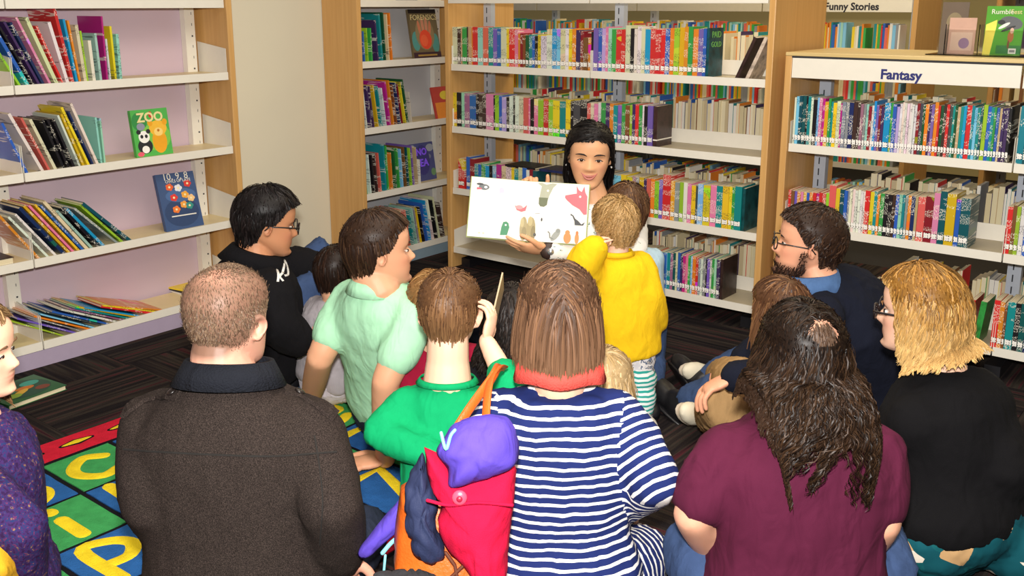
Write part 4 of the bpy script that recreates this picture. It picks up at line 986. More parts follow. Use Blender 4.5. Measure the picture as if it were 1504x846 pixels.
# ---- hair
HC = np.array([0, -.04, .60]); HRAD = np.array([.345, .432, .412])
def zmin_of(y, line): return np.interp(y, line[0], line[1])
LINE_MAN = ([-.5, -.35, -.18, -.11, .04, .10, .22, .40], [.10, .14, .30, .57, .57, .63, .80, .86])
LINE_STD = ([-.5, -.35, -.15, -.05, .05, .16, .26, .40], [.20, .22, .34, .50, .53, .62, .80, .86])
def hair(body, hf, cols, line=LINE_STD, n=2500, length=.3, vol=.05, r=.0012, seed=1, steps=8, grav=.0, comb='crown', crown=(0, -.2, 1.0), curl=0.0, curl_f=9.0, clump=0, lift=.25, colliders=(), tip=None, cap=True, lenfn=None, maskfn=None, jitter=.12, name='hair', part=None, capcol=None, shadow=.75, dirfn=None, hug=.7, over=([-.1, .1], [.07, .03]), sweep=0.0, clumpk=.12, hugz=(.22, .42), avoid=None, lowdark=None, gather=None):
    g = np.random.default_rng(seed); HV, HF, nt_, nz_ = head_grid({})
    q = HV; mask = q[:, 2] > zmin_of(q[:, 1], line)
    if maskfn is not None: mask &= maskfn(q)
    grid_n = normals(HV, HF); C = np.array([rgb(c) for c in cols]); allV, allF, allT = [], [], []
    offv = vol * np.clip((q[:, 2] - zmin_of(q[:, 1], line)) / .14, 0, 1) ** .7
    capV = HV + grid_n * (.006 + offv)[:, None]
    if cap:
        cf = [f for f in HF if len(f) == 4 and all(mask[i] for i in f)]
        used = sorted({i for f in cf for i in f}); mp = {i: k for k, i in enumerate(used)}
        allV.append(hf.w(capV[used])); allF += [tuple(mp[i] for i in f) for f in cf]
        cc = np.array(rgb(capcol)) if capcol else C.mean(0) * shadow
        allT.append(np.tile(cc, (len(used), 1)) * g.uniform(.85, 1.1, (len(used), 1)))
    base = sum(len(v) for v in allV)
    idx = np.where(mask)[0]; ring = np.array([math.sqrt(max(1e-4, np.interp(z, ZP, WP))) for z in q[idx, 2]])
    root_i = g.choice(idx, n, p=ring / ring.sum())
    P = capV[root_i] + grid_n[root_i] * g.uniform(-.01, .006, (n, 1)) + g.normal(0, .012, (n, 3))
    zc_ = np.clip((q[root_i, 2] - .2) / .8, 0, 1)
    down = np.array([hf.R[2], hf.F[2], hf.U[2]]) * -1
    L = np.full(n, length) * g.uniform(.75, 1.1, n)
    if lenfn is not None: L = lenfn(P, L, g)
    cr = np.array(crown)
    def enorm(P): return (P - HC) / HRAD ** 2
    def project(D, P):
        N = enorm(P); N /= np.linalg.norm(N, axis=1)[:, None]; return D - N * np.sum(D * N, axis=1)[:, None], N
    D = P - cr if comb == 'crown' else np.tile(np.array(comb, float), (n, 1))
    if part is not None:                                   # parting: comb sideways away from the parting plane
        D = D * np.array([.35, 1, 1]) + np.stack([np.sign(P[:, 0] - part) * .55, np.zeros(n), np.zeros(n)], 1) * np.clip((P[:, 2] - .55) / .3, 0, 1)[:, None]
    if dirfn is not None: D = dirfn(P, D)
    D, N = project(D, P); D /= np.linalg.norm(D, axis=1)[:, None] + 1e-9
    D = D + N * lift * g.uniform(.2, 1, (n, 1)) + g.normal(0, jitter, (n, 3)); D /= np.linalg.norm(D, axis=1)[:, None]
    lay = 1 + (vol + .012) / .4 * 1.0 * g.uniform(.35, 1.15, n)
    cols_l = [(hf.l(a), hf.l(b), rr / hf.H) for a, b, rr in colliders]
    path = [P.copy()]; st = (L / steps)[:, None]; ph = g.uniform(0, 6.28, n)
    if clump:
        guides = P[g.choice(n, clump)]; ci = np.argmin(((P[:, None, :] - guides[None]) ** 2).sum(2), axis=1); ph = (np.arange(clump) * 2.4)[ci] + g.normal(0, .35, n)
    for k in range(steps):
        t = (k + 1) / steps
        D = D + down * grav * (.4 + t)
        if curl:
            a = ph + curl_f * t * np.maximum(L, .1) / .5
            e1 = np.cross(D, np.array([.3, .5, .8])); e1 /= np.linalg.norm(e1, axis=1)[:, None] + 1e-9; e2 = np.cross(D, e1)
            Dc = D + curl * (.35 + t) * (np.cos(a)[:, None] * e1 + np.sin(a)[:, None] * e2)
        else: Dc = D
        Dc = Dc + g.normal(0, jitter * .25, (n, 3)); Dc /= np.linalg.norm(Dc, axis=1)[:, None] + 1e-9
        if sweep: Dc = Dc + np.array([0, -1.0, 0]) * sweep * np.clip((P[:, 1] + .1) * 4, 0, 1)[:, None]; Dc /= np.linalg.norm(Dc, axis=1)[:, None]
        old = P; P = P + Dc * st
        # keep outside head and body
        e = (P - HC) / HRAD; m = np.linalg.norm(e, axis=1); ins = m < lay
        P = np.where(ins[:, None], HC + e / (m[:, None] + 1e-9) * lay[:, None] * HRAD, P)
        hk = hug * np.clip((P[:, 2] - hugz[0]) / (hugz[1] - hugz[0]), 0, 1) * (m > lay); mt = m + (lay - m) * hk
        P = np.where((m > lay)[:, None], HC + e / (m[:, None] + 1e-9) * mt[:, None] * HRAD, P)
        for a_, b_, rr in cols_l:
            ab = b_ - a_; tt = np.clip(((P - a_) @ ab) / (ab @ ab), 0, 1); c = a_ + tt[:, None] * ab; v = P - c; dd = np.linalg.norm(v, axis=1) + 1e-9
            need = rr * (1 + .02 * lay); m2 = dd < need; P = np.where(m2[:, None], c + v / dd[:, None] * np.where(m2, need, dd)[:, None], P)
        if gather:
            ax = np.abs(P[:, 0]); lim = gather * (1 - .25 * np.clip(-P[:, 2] / .6, 0, 1)); cl = np.where(ax > lim * .7, lim * (.7 + .3 * np.tanh((ax - lim * .7) / (lim * .3))), ax)
            P[:, 0] = np.where(P[:, 2] < .35, np.sign(P[:, 0]) * cl, P[:, 0])
        if avoid is not None:
            v = P - avoid[0]; nn_ = enorm(P); nn_ /= np.linalg.norm(nn_, axis=1)[:, None]; v = v - nn_ * np.sum(v * nn_, axis=1)[:, None]; dd = np.linalg.norm(v, axis=1) + 1e-9
            m3 = (dd < avoid[1]) & (np.linalg.norm(P - avoid[0], axis=1) < avoid[1] * 1.6); P = P + np.where(m3, (avoid[1] - dd) / dd, 0)[:, None] * v
        if clump:
            cen = np.stack([np.bincount(ci, P[:, c], clump) for c in range(3)], 1) / (np.bincount(ci, minlength=clump)[:, None] + 1e-9)
            P = P + (cen[ci] - P) * (clumpk * t)
        stop = P[:, 2] < zmin_of(P[:, 1], line) - np.interp(P[:, 1], *over); P = np.where(stop[:, None], old, P)
        nd = P - path[-1]; D = np.where((np.linalg.norm(nd, axis=1) > 1e-6)[:, None], .55 * D + .45 * nd / (np.linalg.norm(nd, axis=1)[:, None] + 1e-9), D); D /= np.linalg.norm(D, axis=1)[:, None] + 1e-9
        path.append(P.copy())
    W = np.stack([hf.w(p) for p in path])                   # steps+1, n, 3
    K = steps + 1; Tn = np.gradient(W, axis=0); Tn /= np.linalg.norm(Tn, axis=2)[:, :, None] + 1e-12
    Nw = np.stack([enorm(p) for p in path]); Nw /= np.linalg.norm(Nw, axis=2)[:, :, None]; Nw = Nw @ np.stack([hf.R, hf.F, hf.U]) + g.normal(0, .35, (1, n, 3))
    A = np.cross(Tn, Nw); A /= np.linalg.norm(A, axis=2)[:, :, None] + 1e-12
    rad = (np.array([.8] + [1.0] * (K - 2) + [.25]) if K > 2 else np.array([1, .3]))[:, None, None] * r * 1.25 * g.uniform(.7, 1.3, (1, n, 1))
    ringV = np.stack([W - rad * A, W + rad * A], 2)          # K, n, 2, 3 : a flat lock facing outwards
    SV = ringV.transpose(1, 0, 2, 3).reshape(-1, 3)
    i0 = (np.arange(n) * K * 2)[:, None] + (np.arange(K - 1) * 2)[None, :]
    Q = np.stack([i0, i0 + 2, i0 + 3, i0 + 1], -1).reshape(-1, 4) + base
    ci_ = g.integers(0, len(C), n); cstr = C[ci_] * g.uniform(.75, 1.2, (n, 1))
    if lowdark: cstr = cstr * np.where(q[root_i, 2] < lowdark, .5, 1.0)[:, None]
    tt = np.linspace(0, 1, K)
    T = np.repeat(cstr[:, None, :], K, 1)
    if tip is not None: T = T * (1 - tt[None, :, None] ** 1.3 * .8) + np.array(rgb(tip)) * (tt[None, :, None] ** 1.3 * .8) * (.8 + .4 * g.random((n, 1, 1)))
    T = np.repeat(T[:, :, None, :], 2, 2).reshape(-1, 3)
    V = np.concatenate(allV + [SV]); T = np.concatenate(allT + [T]); F = allF + Q.tolist()
    return link(name, np_mesh(name, V, F, HAIR, np.clip(T, 0, 1)), body)

# ---- face fittings
EYEW = mat('eye_white', '#d8d0c6', 0.2, 0); IRIS = mat('iris_brown', '#2a1a12', 0.15, 0)
def eyes(body, hf, lash='#1c1210', brow='#2a1a14', browz=.58, smile=False, open_=1.0, lips=None):
    for sd in (-1, 1):
        R = np.stack([unit(hf.R), unit(hf.F), unit(hf.U)], 1); H = hf.H
        q = MB(); q.ell(hf.w((sd * .135, .312, .487)), (.050 * H, .027 * H, .024 * H * open_), 12, 8, R=R); e = q.build('eye', EYEW, body, True)
        q = MB(); q.ell(hf.w((sd * .132, .336, .487)), (.026 * H, .011 * H, .024 * H * min(1, open_ + .1)), 12, 8, R=R); q.build('iris', IRIS, e, True)
        q = MB(); q.tube([hf.w((sd * (.135 + a * .06),   .340 - .02 * abs(a), .487 + .028 * open_ * (1 - a * a) - .004)) for a in np.linspace(-1, 1, 7)], [.004 * H, .008 * H, .006 * H], 6); q.build('eyelid', mat('lash_' + lash.strip('#'), lash, .6, 0), e, True)
        q = MB(); q.tube([hf.w((sd * (.14 + a * .085), .372 - .035 * (a > 0) * a - .02 * (a < 0) * -a, browz + .018 * (1 - (a - .2) ** 2))) for a in np.linspace(-1, 1, 8)], [.011 * H, .014 * H, .005 * H], 6, flat=.6); q.build('eyebrow', mat('brow_' + brow.strip('#'), brow, .8, 0), body, True)
def mouth(body, hf, c, smile=.02, w=.12, teeth=False):
    H = hf.H; m = mat('lips_' + c.strip('#'), c, .4, .03)
    yf = lambda x: .395 - 1.1 * x * x
    q = MB(); q.tube([hf.w((x, yf(x), .244 + smile * (x / w) ** 2 + .008 * math.cos(x / w * 5) * (abs(x) < w * .5))) for x in np.linspace(-w, w, 9)], [.006 * H, .014 * H, .016 * H, .014 * H, .006 * H], 8); q.build('upper_lip', m, body, True)
    q = MB(); q.tube([hf.w((x, yf(x) + .002, .205 + smile * 1.9 * (x / w) ** 2)) for x in np.linspace(-w * .9, w * .9, 9)], [.006 * H, .018 * H, .021 * H, .018 * H, .006 * H], 8); q.build('lower_lip', m, body, True)
    if teeth:
        q = MB(); q.tube([hf.w((x, yf(x) - .004, .226 + smile * 1.3 * (x / w) ** 2)) for x in np.linspace(-w * .75, w * .75, 7)], [.004 * H, .011 * H, .004 * H], 8); q.build('teeth', EYEW, body, True)
def glasses(body, hf, m, rim=.0019, w=.115, h=.085, z=.485):
    H = hf.H; q = MB()
    for sd in (-1, 1):
        q.tube([hf.w((sd * .155 + w * math.cos(a), .435 - .02 * abs(math.cos(a)) * (math.cos(a) * sd > 0), z + h * math.sin(a))) for a in np.linspace(0, 2 * math.pi, 20)], rim, 6, cap=False)
        q.tube([hf.w(p) for p in ((sd * .27, .42, z + .03), (sd * .325, .38, z + .035), (sd * .352, .15, z + .03), (sd * .358, -.03, z + .02), (sd * .355, -.09, z - .04))], rim, 6)
    q.tube([hf.w((x, .455 - abs(x) * .2, z + .02)) for x in (-.05, 0, .05)], rim, 6)
    return q.build('glasses', m, body, True)
def collar(body, name, N, up, right, rx, ry, h, m, th=.008, flare=.25, tilt=0.0, gap=None, wav=.0):
    """standing band of cloth round the neck, closed and thick"""
    f = np.cross(up, right); n = 40; V = []; F = []
    for lay, (k, dz) in enumerate(((0, 0), (0, 1), (1, 1), (1, 0))):
        for u in np.linspace(0, 2 * np.pi, n, endpoint=False):
            c, s_ = math.cos(u), math.sin(u); e = 1 + flare * (1 - dz); rr = (rx * e + k * th, ry * e + k * th)
            V.append(N + right * rr[0] * c + f * rr[1] * s_ + up * (dz * h * (1 + tilt * -s_) + wav * math.sin(5 * u)))
    for i in range(4):
        for j in range(n):
            k = (j + 1) % n; a, b = i * n, ((i + 1) % 4) * n; F.append((a + j, a + k, b + k, b + j))
    V = np.array(V); return link(name, np_mesh(name, V, F, m), body)
from mathutils.bvhtree import BVHTree
def surface(o):
    me = o.data; return BVHTree.FromPolygons([v.co[:] for v in me.vertices], [p.vertices[:] for p in me.polygons])
def sewn(tree, pts, width, th, m, name, parent, lift=.0005):
    """a flat strip (or mark) sewn on a garment: it follows the garment's own surface"""
    hits = []
    for x, y in smooth_path([np.array([*p, 0.0]) for p in pts], 5) if False else [p[:2] for p in smooth_path([np.array([*p, 0.0]) for p in pts], 5)]:
        h = tree.ray_cast(Vector((0, 0, CAM_H)), Vector(ray(x, y)))
        if h[0] is not None:
            nn = np.array(h[1]); nn = nn if nn.dot(ray(x, y)) < 0 else -nn; hits.append((np.array(h[0]), nn))
    if len(hits) < 2: return None
    P = np.array([h[0] for h in hits]); N = np.array([h[1] for h in hits]); T = np.gradient(P, axis=0); q = MB(); V = []; k = len(P)
    for p, n, t in zip(P, N, T):
        b = unit(np.cross(unit(t), n)) * width / 2
        V += [p + b + n * lift, p - b + n * lift, p - b * .8 + n * (th + lift), p + b * .8 + n * (th + lift)]
    F = [(4 * i + a, 4 * i + (a + 1) % 4, 4 * i + 4 + (a + 1) % 4, 4 * i + 4 + a) for i in range(k - 1) for a in range(4)] + [(3, 2, 1, 0), (4 * k - 4, 4 * k - 3, 4 * k - 2, 4 * k - 1)]
    q.add(V, F); return q.build(name, m, parent)
def child(o, nm): return [c for c in o.children if c.name.startswith(nm)][0]
def cloth(name, color, rough=.85, var=.06, bump=.25, bscale=500, scale=40):
    m = mat(name, color, rough, var, scale, bump, bscale, spec=.15); nt = m.node_tree; b = nt.nodes['Principled BSDF']
    if m.get('creased') is None:
        m['creased'] = 1; tc = node(nt, 'ShaderNodeTexCoord'); mp = node(nt, 'ShaderNodeMapping'); mp.inputs['Scale'].default_value = (1, 1, .55); mp.inputs['Rotation'].default_value = (.3, .4, .2)
        n = node(nt, 'ShaderNodeTexNoise'); n.inputs['Scale'].default_value = 17; n.inputs['Detail'].default_value = 2.5; n.inputs['Distortion'].default_value = .8
        nt.links.new(tc.outputs['Object'], mp.inputs['Vector']); nt.links.new(mp.outputs['Vector'], n.inputs['Vector'])
        bp = node(nt, 'ShaderNodeBump'); bp.inputs['Strength'].default_value = .45; bp.inputs['Distance'].default_value = .02; nt.links.new(n.outputs['Fac'], bp.inputs['Height'])
        if b.inputs['Normal'].is_linked:
            old = b.inputs['Normal'].links[0].from_node; nt.links.new(bp.outputs['Normal'], old.inputs['Normal'])
        else: nt.links.new(bp.outputs['Normal'], b.inputs['Normal'])
    return m
def stripes(name, c1, c2, period=.02, frac=.3, limb_period=None, bump=.2):
    m, nt, b = base_mat(name, c1, .85, 0, .15)
    at = node(nt, 'ShaderNodeAttribute', attribute_name='along'); md = node(nt, 'ShaderNodeMath', operation='MULTIPLY'); md.inputs[1].default_value = 1 / period
    tc = node(nt, 'ShaderNodeTexCoord'); nz = node(nt, 'ShaderNodeTexNoise'); nz.inputs['Scale'].default_value = 14; nt.links.new(tc.outputs['Object'], nz.inputs['Vector'])
    ad = node(nt, 'ShaderNodeMath', operation='MULTIPLY_ADD'); ad.inputs[1].default_value = .012
    nt.links.new(nz.outputs['Fac'], ad.inputs[0]); nt.links.new(at.outputs['Fac'], ad.inputs[2]); nt.links.new(ad.outputs[0], md.inputs[0])
    fr_ = node(nt, 'ShaderNodeMath', operation='FRACT'); nt.links.new(md.outputs[0], fr_.inputs[0])
    lt = node(nt, 'ShaderNodeMath', operation='LESS_THAN'); lt.inputs[1].default_value = frac; nt.links.new(fr_.outputs[0], lt.inputs[0])
    mx = node(nt, 'ShaderNodeMix', data_type='RGBA'); mx.inputs[6].default_value = (*rgb(c1), 1); mx.inputs[7].default_value = (*rgb(c2), 1)
    nt.links.new(lt.outputs[0], mx.inputs[0]); nt.links.new(mx.outputs[2], b.inputs['Base Color']); return m
def blotch(name, stops, scale=40, rough=.85, kind='noise'):
    m, nt, b = base_mat(name, stops[0][1], rough, 0, .15)
    tc = node(nt, 'ShaderNodeTexCoord'); n = node(nt, 'ShaderNodeTexVoronoi' if kind == 'voronoi' else 'ShaderNodeTexNoise'); n.inputs['Scale'].default_value = scale
    nt.links.new(tc.outputs['Object'], n.inputs['Vector'])
    r = ramp(nt, stops, 'CONSTANT')
    if kind == 'voronoi':
        sx = node(nt, 'ShaderNodeSeparateColor'); nt.links.new(n.outputs['Color'], sx.inputs[0]); nt.links.new(sx.outputs[0], r.inputs['Fac'])
    else: nt.links.new(n.outputs['Fac'], r.inputs['Fac'])
    nt.links.new(r.outputs['Color'], b.inputs['Base Color']); return m

def joints(N, P, sh_yaw, hw, hip_yaw=None, drop=.045, sh_roll=0.0, **k):
    """sh_yaw: where the chest faces, degrees right of straight away from the viewer"""
    J = {}; N = np.asarray(N, float); P = np.asarray(P, float); up = unit(N - P)
    def rt(y): y = math.radians(y); return math.cos(y) * CR - math.sin(y) * CF
    r = rt(sh_yaw); r = unit(r + CU * sh_roll); J['sh'] = r; J['hip'] = rt(hip_yaw if hip_yaw is not None else sh_yaw); J['up'] = up; J['fwd'] = np.cross(up, r)
    J['N'] = N; J['P'] = P; drop = drop * 1.75; J['Sl'] = N - r * hw - up * drop; J['Sr'] = N + r * hw - up * drop
    for a, v in k.items(): J[a] = None if v is None else np.asarray(v, float)
    return J
# ------------------------------------------------------------------ the people
def gz(x, y, z): return on_z(x, y, z)
def crossed(J, s=1.0, spread=.25, reach=.30, zk=.17, za=.075):
    f = unit(J['fwd'] * np.array([1, 1, 0])); r = J['hip']; P = J['P'] * np.array([1, 1, 0])
    J['Kl'] = P + f * reach * s - r * spread * s + CU * zk; J['Kr'] = P + f * reach * s + r * spread * s + CU * zk
    J['Al'] = P + f * (reach + .04) * s + r * .10 * s + CU * za; J['Ar'] = P + f * (reach - .06) * s - r * .10 * s + CU * za
    return J
def simple_hand(J, sd, side, s=1.0, n=None, fine=False, **k):
    d = unit(J['W' + sd] - J['E' + sd]); return dict(w=J['W' + sd] + d * .01, d=d, n=CU * -1 + d * .01 if n is None else n, side=side, s=s, fine=fine, **k)
JEANS = cloth('denim', '#3c4f74', .9, .12, .5, 700, 22); DARKJEANS = cloth('dark_denim', '#262c3c', .9, .1, .4, 700, 22)
SHOEK = mat('shoe_black', '#18171a', .4, .04)

# 1 -- the man with cropped hair in the charcoal wool coat
N = RP(336, 552, 2.08); P = np.array([*(N - CF * .03)[:2], .13])
J = joints(N, P, 6, .180, drop=.070, El=RP(222, 735, 2.06), Er=RP(486, 742, 2.02), Wl=RP(275, 800, 2.36), Wr=RP(498, 815, 2.14)); crossed(J, 1, .2, .3)
COAT, nt, b = base_mat('charcoal_wool', '#3a3433', .95, 0, .1)
tc = node(nt, 'ShaderNodeTexCoord'); n1 = node(nt, 'ShaderNodeTexNoise'); n1.inputs['Scale'].default_value = 480; n1.inputs['Detail'].default_value = 3
nt.links.new(tc.outputs['Object'], n1.inputs['Vector']); r1 = ramp(nt, [(0.3, '#191412'), (0.5, '#2d2623'), (0.72, '#453a35')]); nt.links.new(n1.outputs['Fac'], r1.inputs['Fac']); nt.links.new(r1.outputs['Color'], b.inputs['Base Color'])
bp = node(nt, 'ShaderNodeBump'); bp.inputs['Strength'].default_value = .4; bp.inputs['Distance'].default_value = .003; nt.links.new(n1.outputs['Fac'], bp.inputs['Height']); nt.links.new(bp.outputs['Normal'], b.inputs['Normal'])
def stubble(q, T, mixc):
    m = np.clip((q[:, 2] - zmin_of(q[:, 1], ([-.5, -.35, -.15, -.05, .05, .16, .3], [.16, .18, .30, .46, .5, .66, .92]))) * 14, 0, 1)
    thin = np.clip(1.25 - 1.15 * np.exp(-((q[:, 0] / .22) ** 2 + ((q[:, 1] + .2) / .24) ** 2 + ((q[:, 2] - .98) / .14) ** 2)), .12, 1)
    return mixc(T, m * .78 * thin, '#5c4535')
body, hf = person('man with cropped thinning hair in a charcoal wool coat, seen from behind at the front', J, (RP(333, 465, 2.08), .232, 19, 5, 0), '#d8a088', build='m', tab=scale_tab(TAB_M, 1.12, 1.12),
                  topmat=COAT, topname='coat', botmat=DARKJEANS, infl=.016, foldamp=.004, arm_r=(.052, .050, .04), neck_r=.060, shoulder_r=.06, tint_fn=stubble, sleeve=1.97, face=dict(jaw=1.05, ear=1.25), hands=[simple_hand(J, 'l', -1), simple_hand(J, 'r', 1, fine=True)], seed=1)
def bald_len(P, L, g):
    thin = np.exp(-((P[:, 0] / .2) ** 2 + ((P[:, 1] + .2) / .22) ** 2 + ((P[:, 2] - .98) / .13) ** 2)); return L * (1 - .75 * thin)
hair(body, hf, ['#5f4a3a', '#6d5644', '#4d3b2e', '#7d6650'], line=([-.5, -.35, -.15, -.05, .05, .16, .3], [.17, .19, .31, .47, .51, .66, .9]), n=15000, length=.034, vol=-.012, r=.0005, steps=3, cap=False, lift=.3, jitter=.2, lenfn=bald_len, seed=3, hug=.2)
NAVYRIB = cloth('ribbed_collar', '#1b1d24', .9, .05, .8, 240)
collar(body, 'collar', J['N'] - J['up'] * .018, unit(J['up'] + J['fwd'] * .18), J['sh'], .083, .077, .052, NAVYRIB, th=.010, flare=.34)
tree = surface(child(body, 'coat')); BROWNB = mat('horn_button', '#1a1412', .35)
for pts, bp_ in (([(414, 571), (440, 580), (468, 593), (492, 612)], (437, 580)), ([(266, 578), (236, 580), (206, 590), (184, 606)], (256, 580))):
    t = sewn(tree, pts, .040, .007, COAT, 'epaulette', body)
    h = tree.ray_cast(Vector((0, 0, CAM_H)), Vector(ray(*bp_)))
    if t and h[0] is not None:
        q = MB(); nn = np.array(h[1]); b1 = unit(np.cross(nn, CU)); q.ell(np.array(h[0]) + nn * .010, (.012, .012, .005), 14, 6, R=np.stack([b1, np.cross(nn, b1), nn], 1)); q.build('button', BROWNB, t, True)
sewn(tree, [(182, 660), (240, 664), (320, 668), (400, 670), (494, 664)], .004, .0022, mat('coat_thread', '#171310', .9), 'yoke_seam', body)
sewn(tree, [(462, 640), (470, 690), (474, 740), (470, 800)], .003, .002, mat('coat_thread', '#171310', .9), 'sleeve_seam', body)

# 2 -- the boy in green
N = RP(657, 554, 2.5); P = np.array([*(N - CF * .04 + CR * .0)[:2], .10])
J = joints(N, P, 0, .102, drop=.038, El=RP(554, 636, 2.46), Er=RP(752, 575, 2.34), Wl=RP(648, 674, 2.40), Wr=RP(714, 500, 2.44)); crossed(J, .72, .10, .42, .13, .06)
GREEN = cloth('green_jersey', '#0d9e62', .85, .04, .2, 700)
body, hf = person('boy in a bright green long sleeved top, seen from behind', J, (RP(660, 457, 2.5), .205, 4, 4, 0), '#f0c3a6', build='k', s=1.0, tab=scale_tab(TAB_K, .92), topmat=GREEN, botmat=DARKJEANS, sleeve=dict(l=1.95, r=1.35), arm_r=(.032, .029, .023), foldamp=.006, fold_freq=(14, 14, 11),
                  face=dict(ear=1.4, chub=.3), hands=[simple_hand(J, 'l', 1, .72), dict(w=RP(714, 500, 2.44), d=unit(CU * .9 + CR * .25 + CF * .3), n=unit(-CR + CF * .4), side=1, s=.72, curl=(.5, .5, .5, .5))], neck_r=.054, seed=2)
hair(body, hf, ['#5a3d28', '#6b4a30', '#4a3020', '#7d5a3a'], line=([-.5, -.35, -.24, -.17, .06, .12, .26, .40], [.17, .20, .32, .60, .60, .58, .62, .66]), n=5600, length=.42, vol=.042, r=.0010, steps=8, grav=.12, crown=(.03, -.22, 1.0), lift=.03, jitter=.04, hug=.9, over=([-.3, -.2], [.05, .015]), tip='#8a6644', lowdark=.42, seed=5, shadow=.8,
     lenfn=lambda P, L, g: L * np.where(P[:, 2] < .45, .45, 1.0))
collar(body, 'neckband', N - J['up'] * .012, J['up'], J['sh'], .068, .064, .013, GREEN, th=.003, flare=.15)

# 3 -- the man in the mint shirt leaning back on his hands
N = RP(556, 418, 2.95); P = gz(588, 592, .13); P = P - CF * .05
J = joints(N, P, 40, .150, drop=.05, El=RP(470, 525, 3.05), Er=RP(566, 560, 2.88), Wl=gz(456, 588, .07), Wr=gz(567, 674, .055))
J['Kl'] = P + unit(J['fwd'] * np.array([1, 1, 0])) * .40 + CU * .30 - J['hip'] * .1; J['Kr'] = P + unit(J['fwd'] * np.array([1, 1, 0])) * .38 + CU * .08 + J['hip'] * .12
J['Al'] = J['Kl'] * np.array([1, 1, 0]) + CU * .08 + J['fwd'] * np.array([1, 1, 0]) * .2; J['Ar'] = J['Kr'] * np.array([1, 1, 0]) + CU * .07 + J['fwd'] * np.array([1, 1, 0]) * .25 - J['hip'] * .1
MINT = cloth('mint_polo', '#a9dcb6', .85, .03, .25, 800)
def shave(q, T, mixc): return mixc(T, .30 * np.clip(q[:, 1] * 5, 0, 1) * np.exp(-((q[:, 2] - .12) / .12) ** 2), '#7a6258')
body, hf = person('dark haired man in a mint green polo shirt leaning back on both hands', J, (RP(556, 365, 2.95), .228, 72, -2, 0), '#dba27f', build='m', topmat=MINT, botmat=DARKJEANS, shoes=SHOEK, sleeve=.62, foldamp=.0042, infl=.013, tint_fn=shave, tab=scale_tab(TAB_M, .97),
                  arm_r=(.047, .043, .033), hands=[dict(w=J['Wr'] - CR * .005, d=unit(-CR * .95 - CF * .25 - CU * .06), n=-CU, side=1, s=1.06, curl=(.10, .12, .12, .12), spread=.3, thumb=.15), dict(w=J['Wl'], d=unit(-CF - CR * .2), n=-CU, side=-1, s=.98, fine=False)], seed=4)
hair(body, hf, ['#2c1c14', '#3a261a', '#241610', '#46301f'], line=LINE_MAN, n=3800, length=.40, vol=.05, r=.0012, steps=8, grav=.08, crown=(.0, -.12, 1.0), lift=.05, jitter=.07, seed=7, hug=.85)
eyes(body, hf, open_=.45)
collar(body, 'polo_collar', hf.w((0, -.14, -.07)), unit(hf.U + hf.F * .12), hf.R, .066, .064, .04, MINT, th=.004, flare=.25)

# 4 -- the woman in the striped top
N = RP(822, 556, 2.18); P = np.array([*(N - CF * .03)[:2], .13])
JW = J = joints(N, P, 2, .135, drop=.048, El=RP(705, 730, 2.12), Er=RP(962, 708, 2.12), Wl=RP(735, 800, 2.36), Wr=RP(908, 742, 2.36)); crossed(J, 1, .22, .30)
J['Kr'] = RP(948, 815, 2.42); J['Ar'] = RP(850, 840, 2.6) ; J['Ar'][2] = .08
STRIPE = stripes('navy_white_stripe', '#1e2a60', '#ebe9e6', .0206, .34)
body, hf = person('woman with a brown bob in a navy and white striped top, seen from behind', J, (RP(820, 462, 2.18), .225, -4, 10, 0), '#e3b496', build='f', tab=scale_tab(TAB_F, 1.02), topmat=STRIPE, ncut=.94, botmat=STRIPE, topname='striped_top', sleeve=1.97, foldamp=.006, infl=.014, arm_r=(.044, .041, .03), hands=[simple_hand(J, 'l', -1, .9), simple_hand(J, 'r', 1, .9)], seed=5)
tr = [c for c in body.children if c.name.startswith('trousers')][0]; tr.name = 'striped_skirt'
v = np.empty(len(tr.data.vertices) * 3); tr.data.vertices.foreach_get('co', v); v = v.reshape(-1, 3); at = tr.data.attributes.new('along', 'FLOAT', 'POINT'); at.data.foreach_set('value', (v @ unit(J['Kr'] - J['P'])).astype(np.float32))
back = [(J['N'], J['P'], .125), (J['Sl'], J['N'], .06), (J['Sr'], J['N'], .06)]
hair(body, hf, ['#4a3222', '#5c4030', '#3c281c', '#6e4e38', '#7c5a40'], n=7500, length=.74, vol=.045, r=.0011, steps=12, hug=.75, hugz=(.55, .75), over=([.0, .14, .22], [9, 9, .02]), sweep=.05, grav=.30, crown=(.0, -.05, 1.03), lift=.05, jitter=.05, tip='#7a5a42', seed=9, part=.0, colliders=[], line=([-.5, -.35, -.15, -.05, .05, .16, .26, .40], [.22, .24, .34, .46, .50, .60, .80, .86]),
     lenfn=lambda P, L, g: np.clip((P[:, 2] - .0) * .62 + .22 + .25 * np.clip(1 - np.hypot(P[:, 0], P[:, 1] + .05) / .35, 0, 1), .25, 1.0) * g.uniform(.92, 1.06, len(P)))
CORAL = cloth('coral_scarf', '#e0564c', .9, .05, .5, 260)
collar(body, 'scarf', J['N'] + CU * .002, unit(CU + CF * .1), J['sh'], .082, .070, .040, CORAL, th=.012, flare=.12, wav=.004)

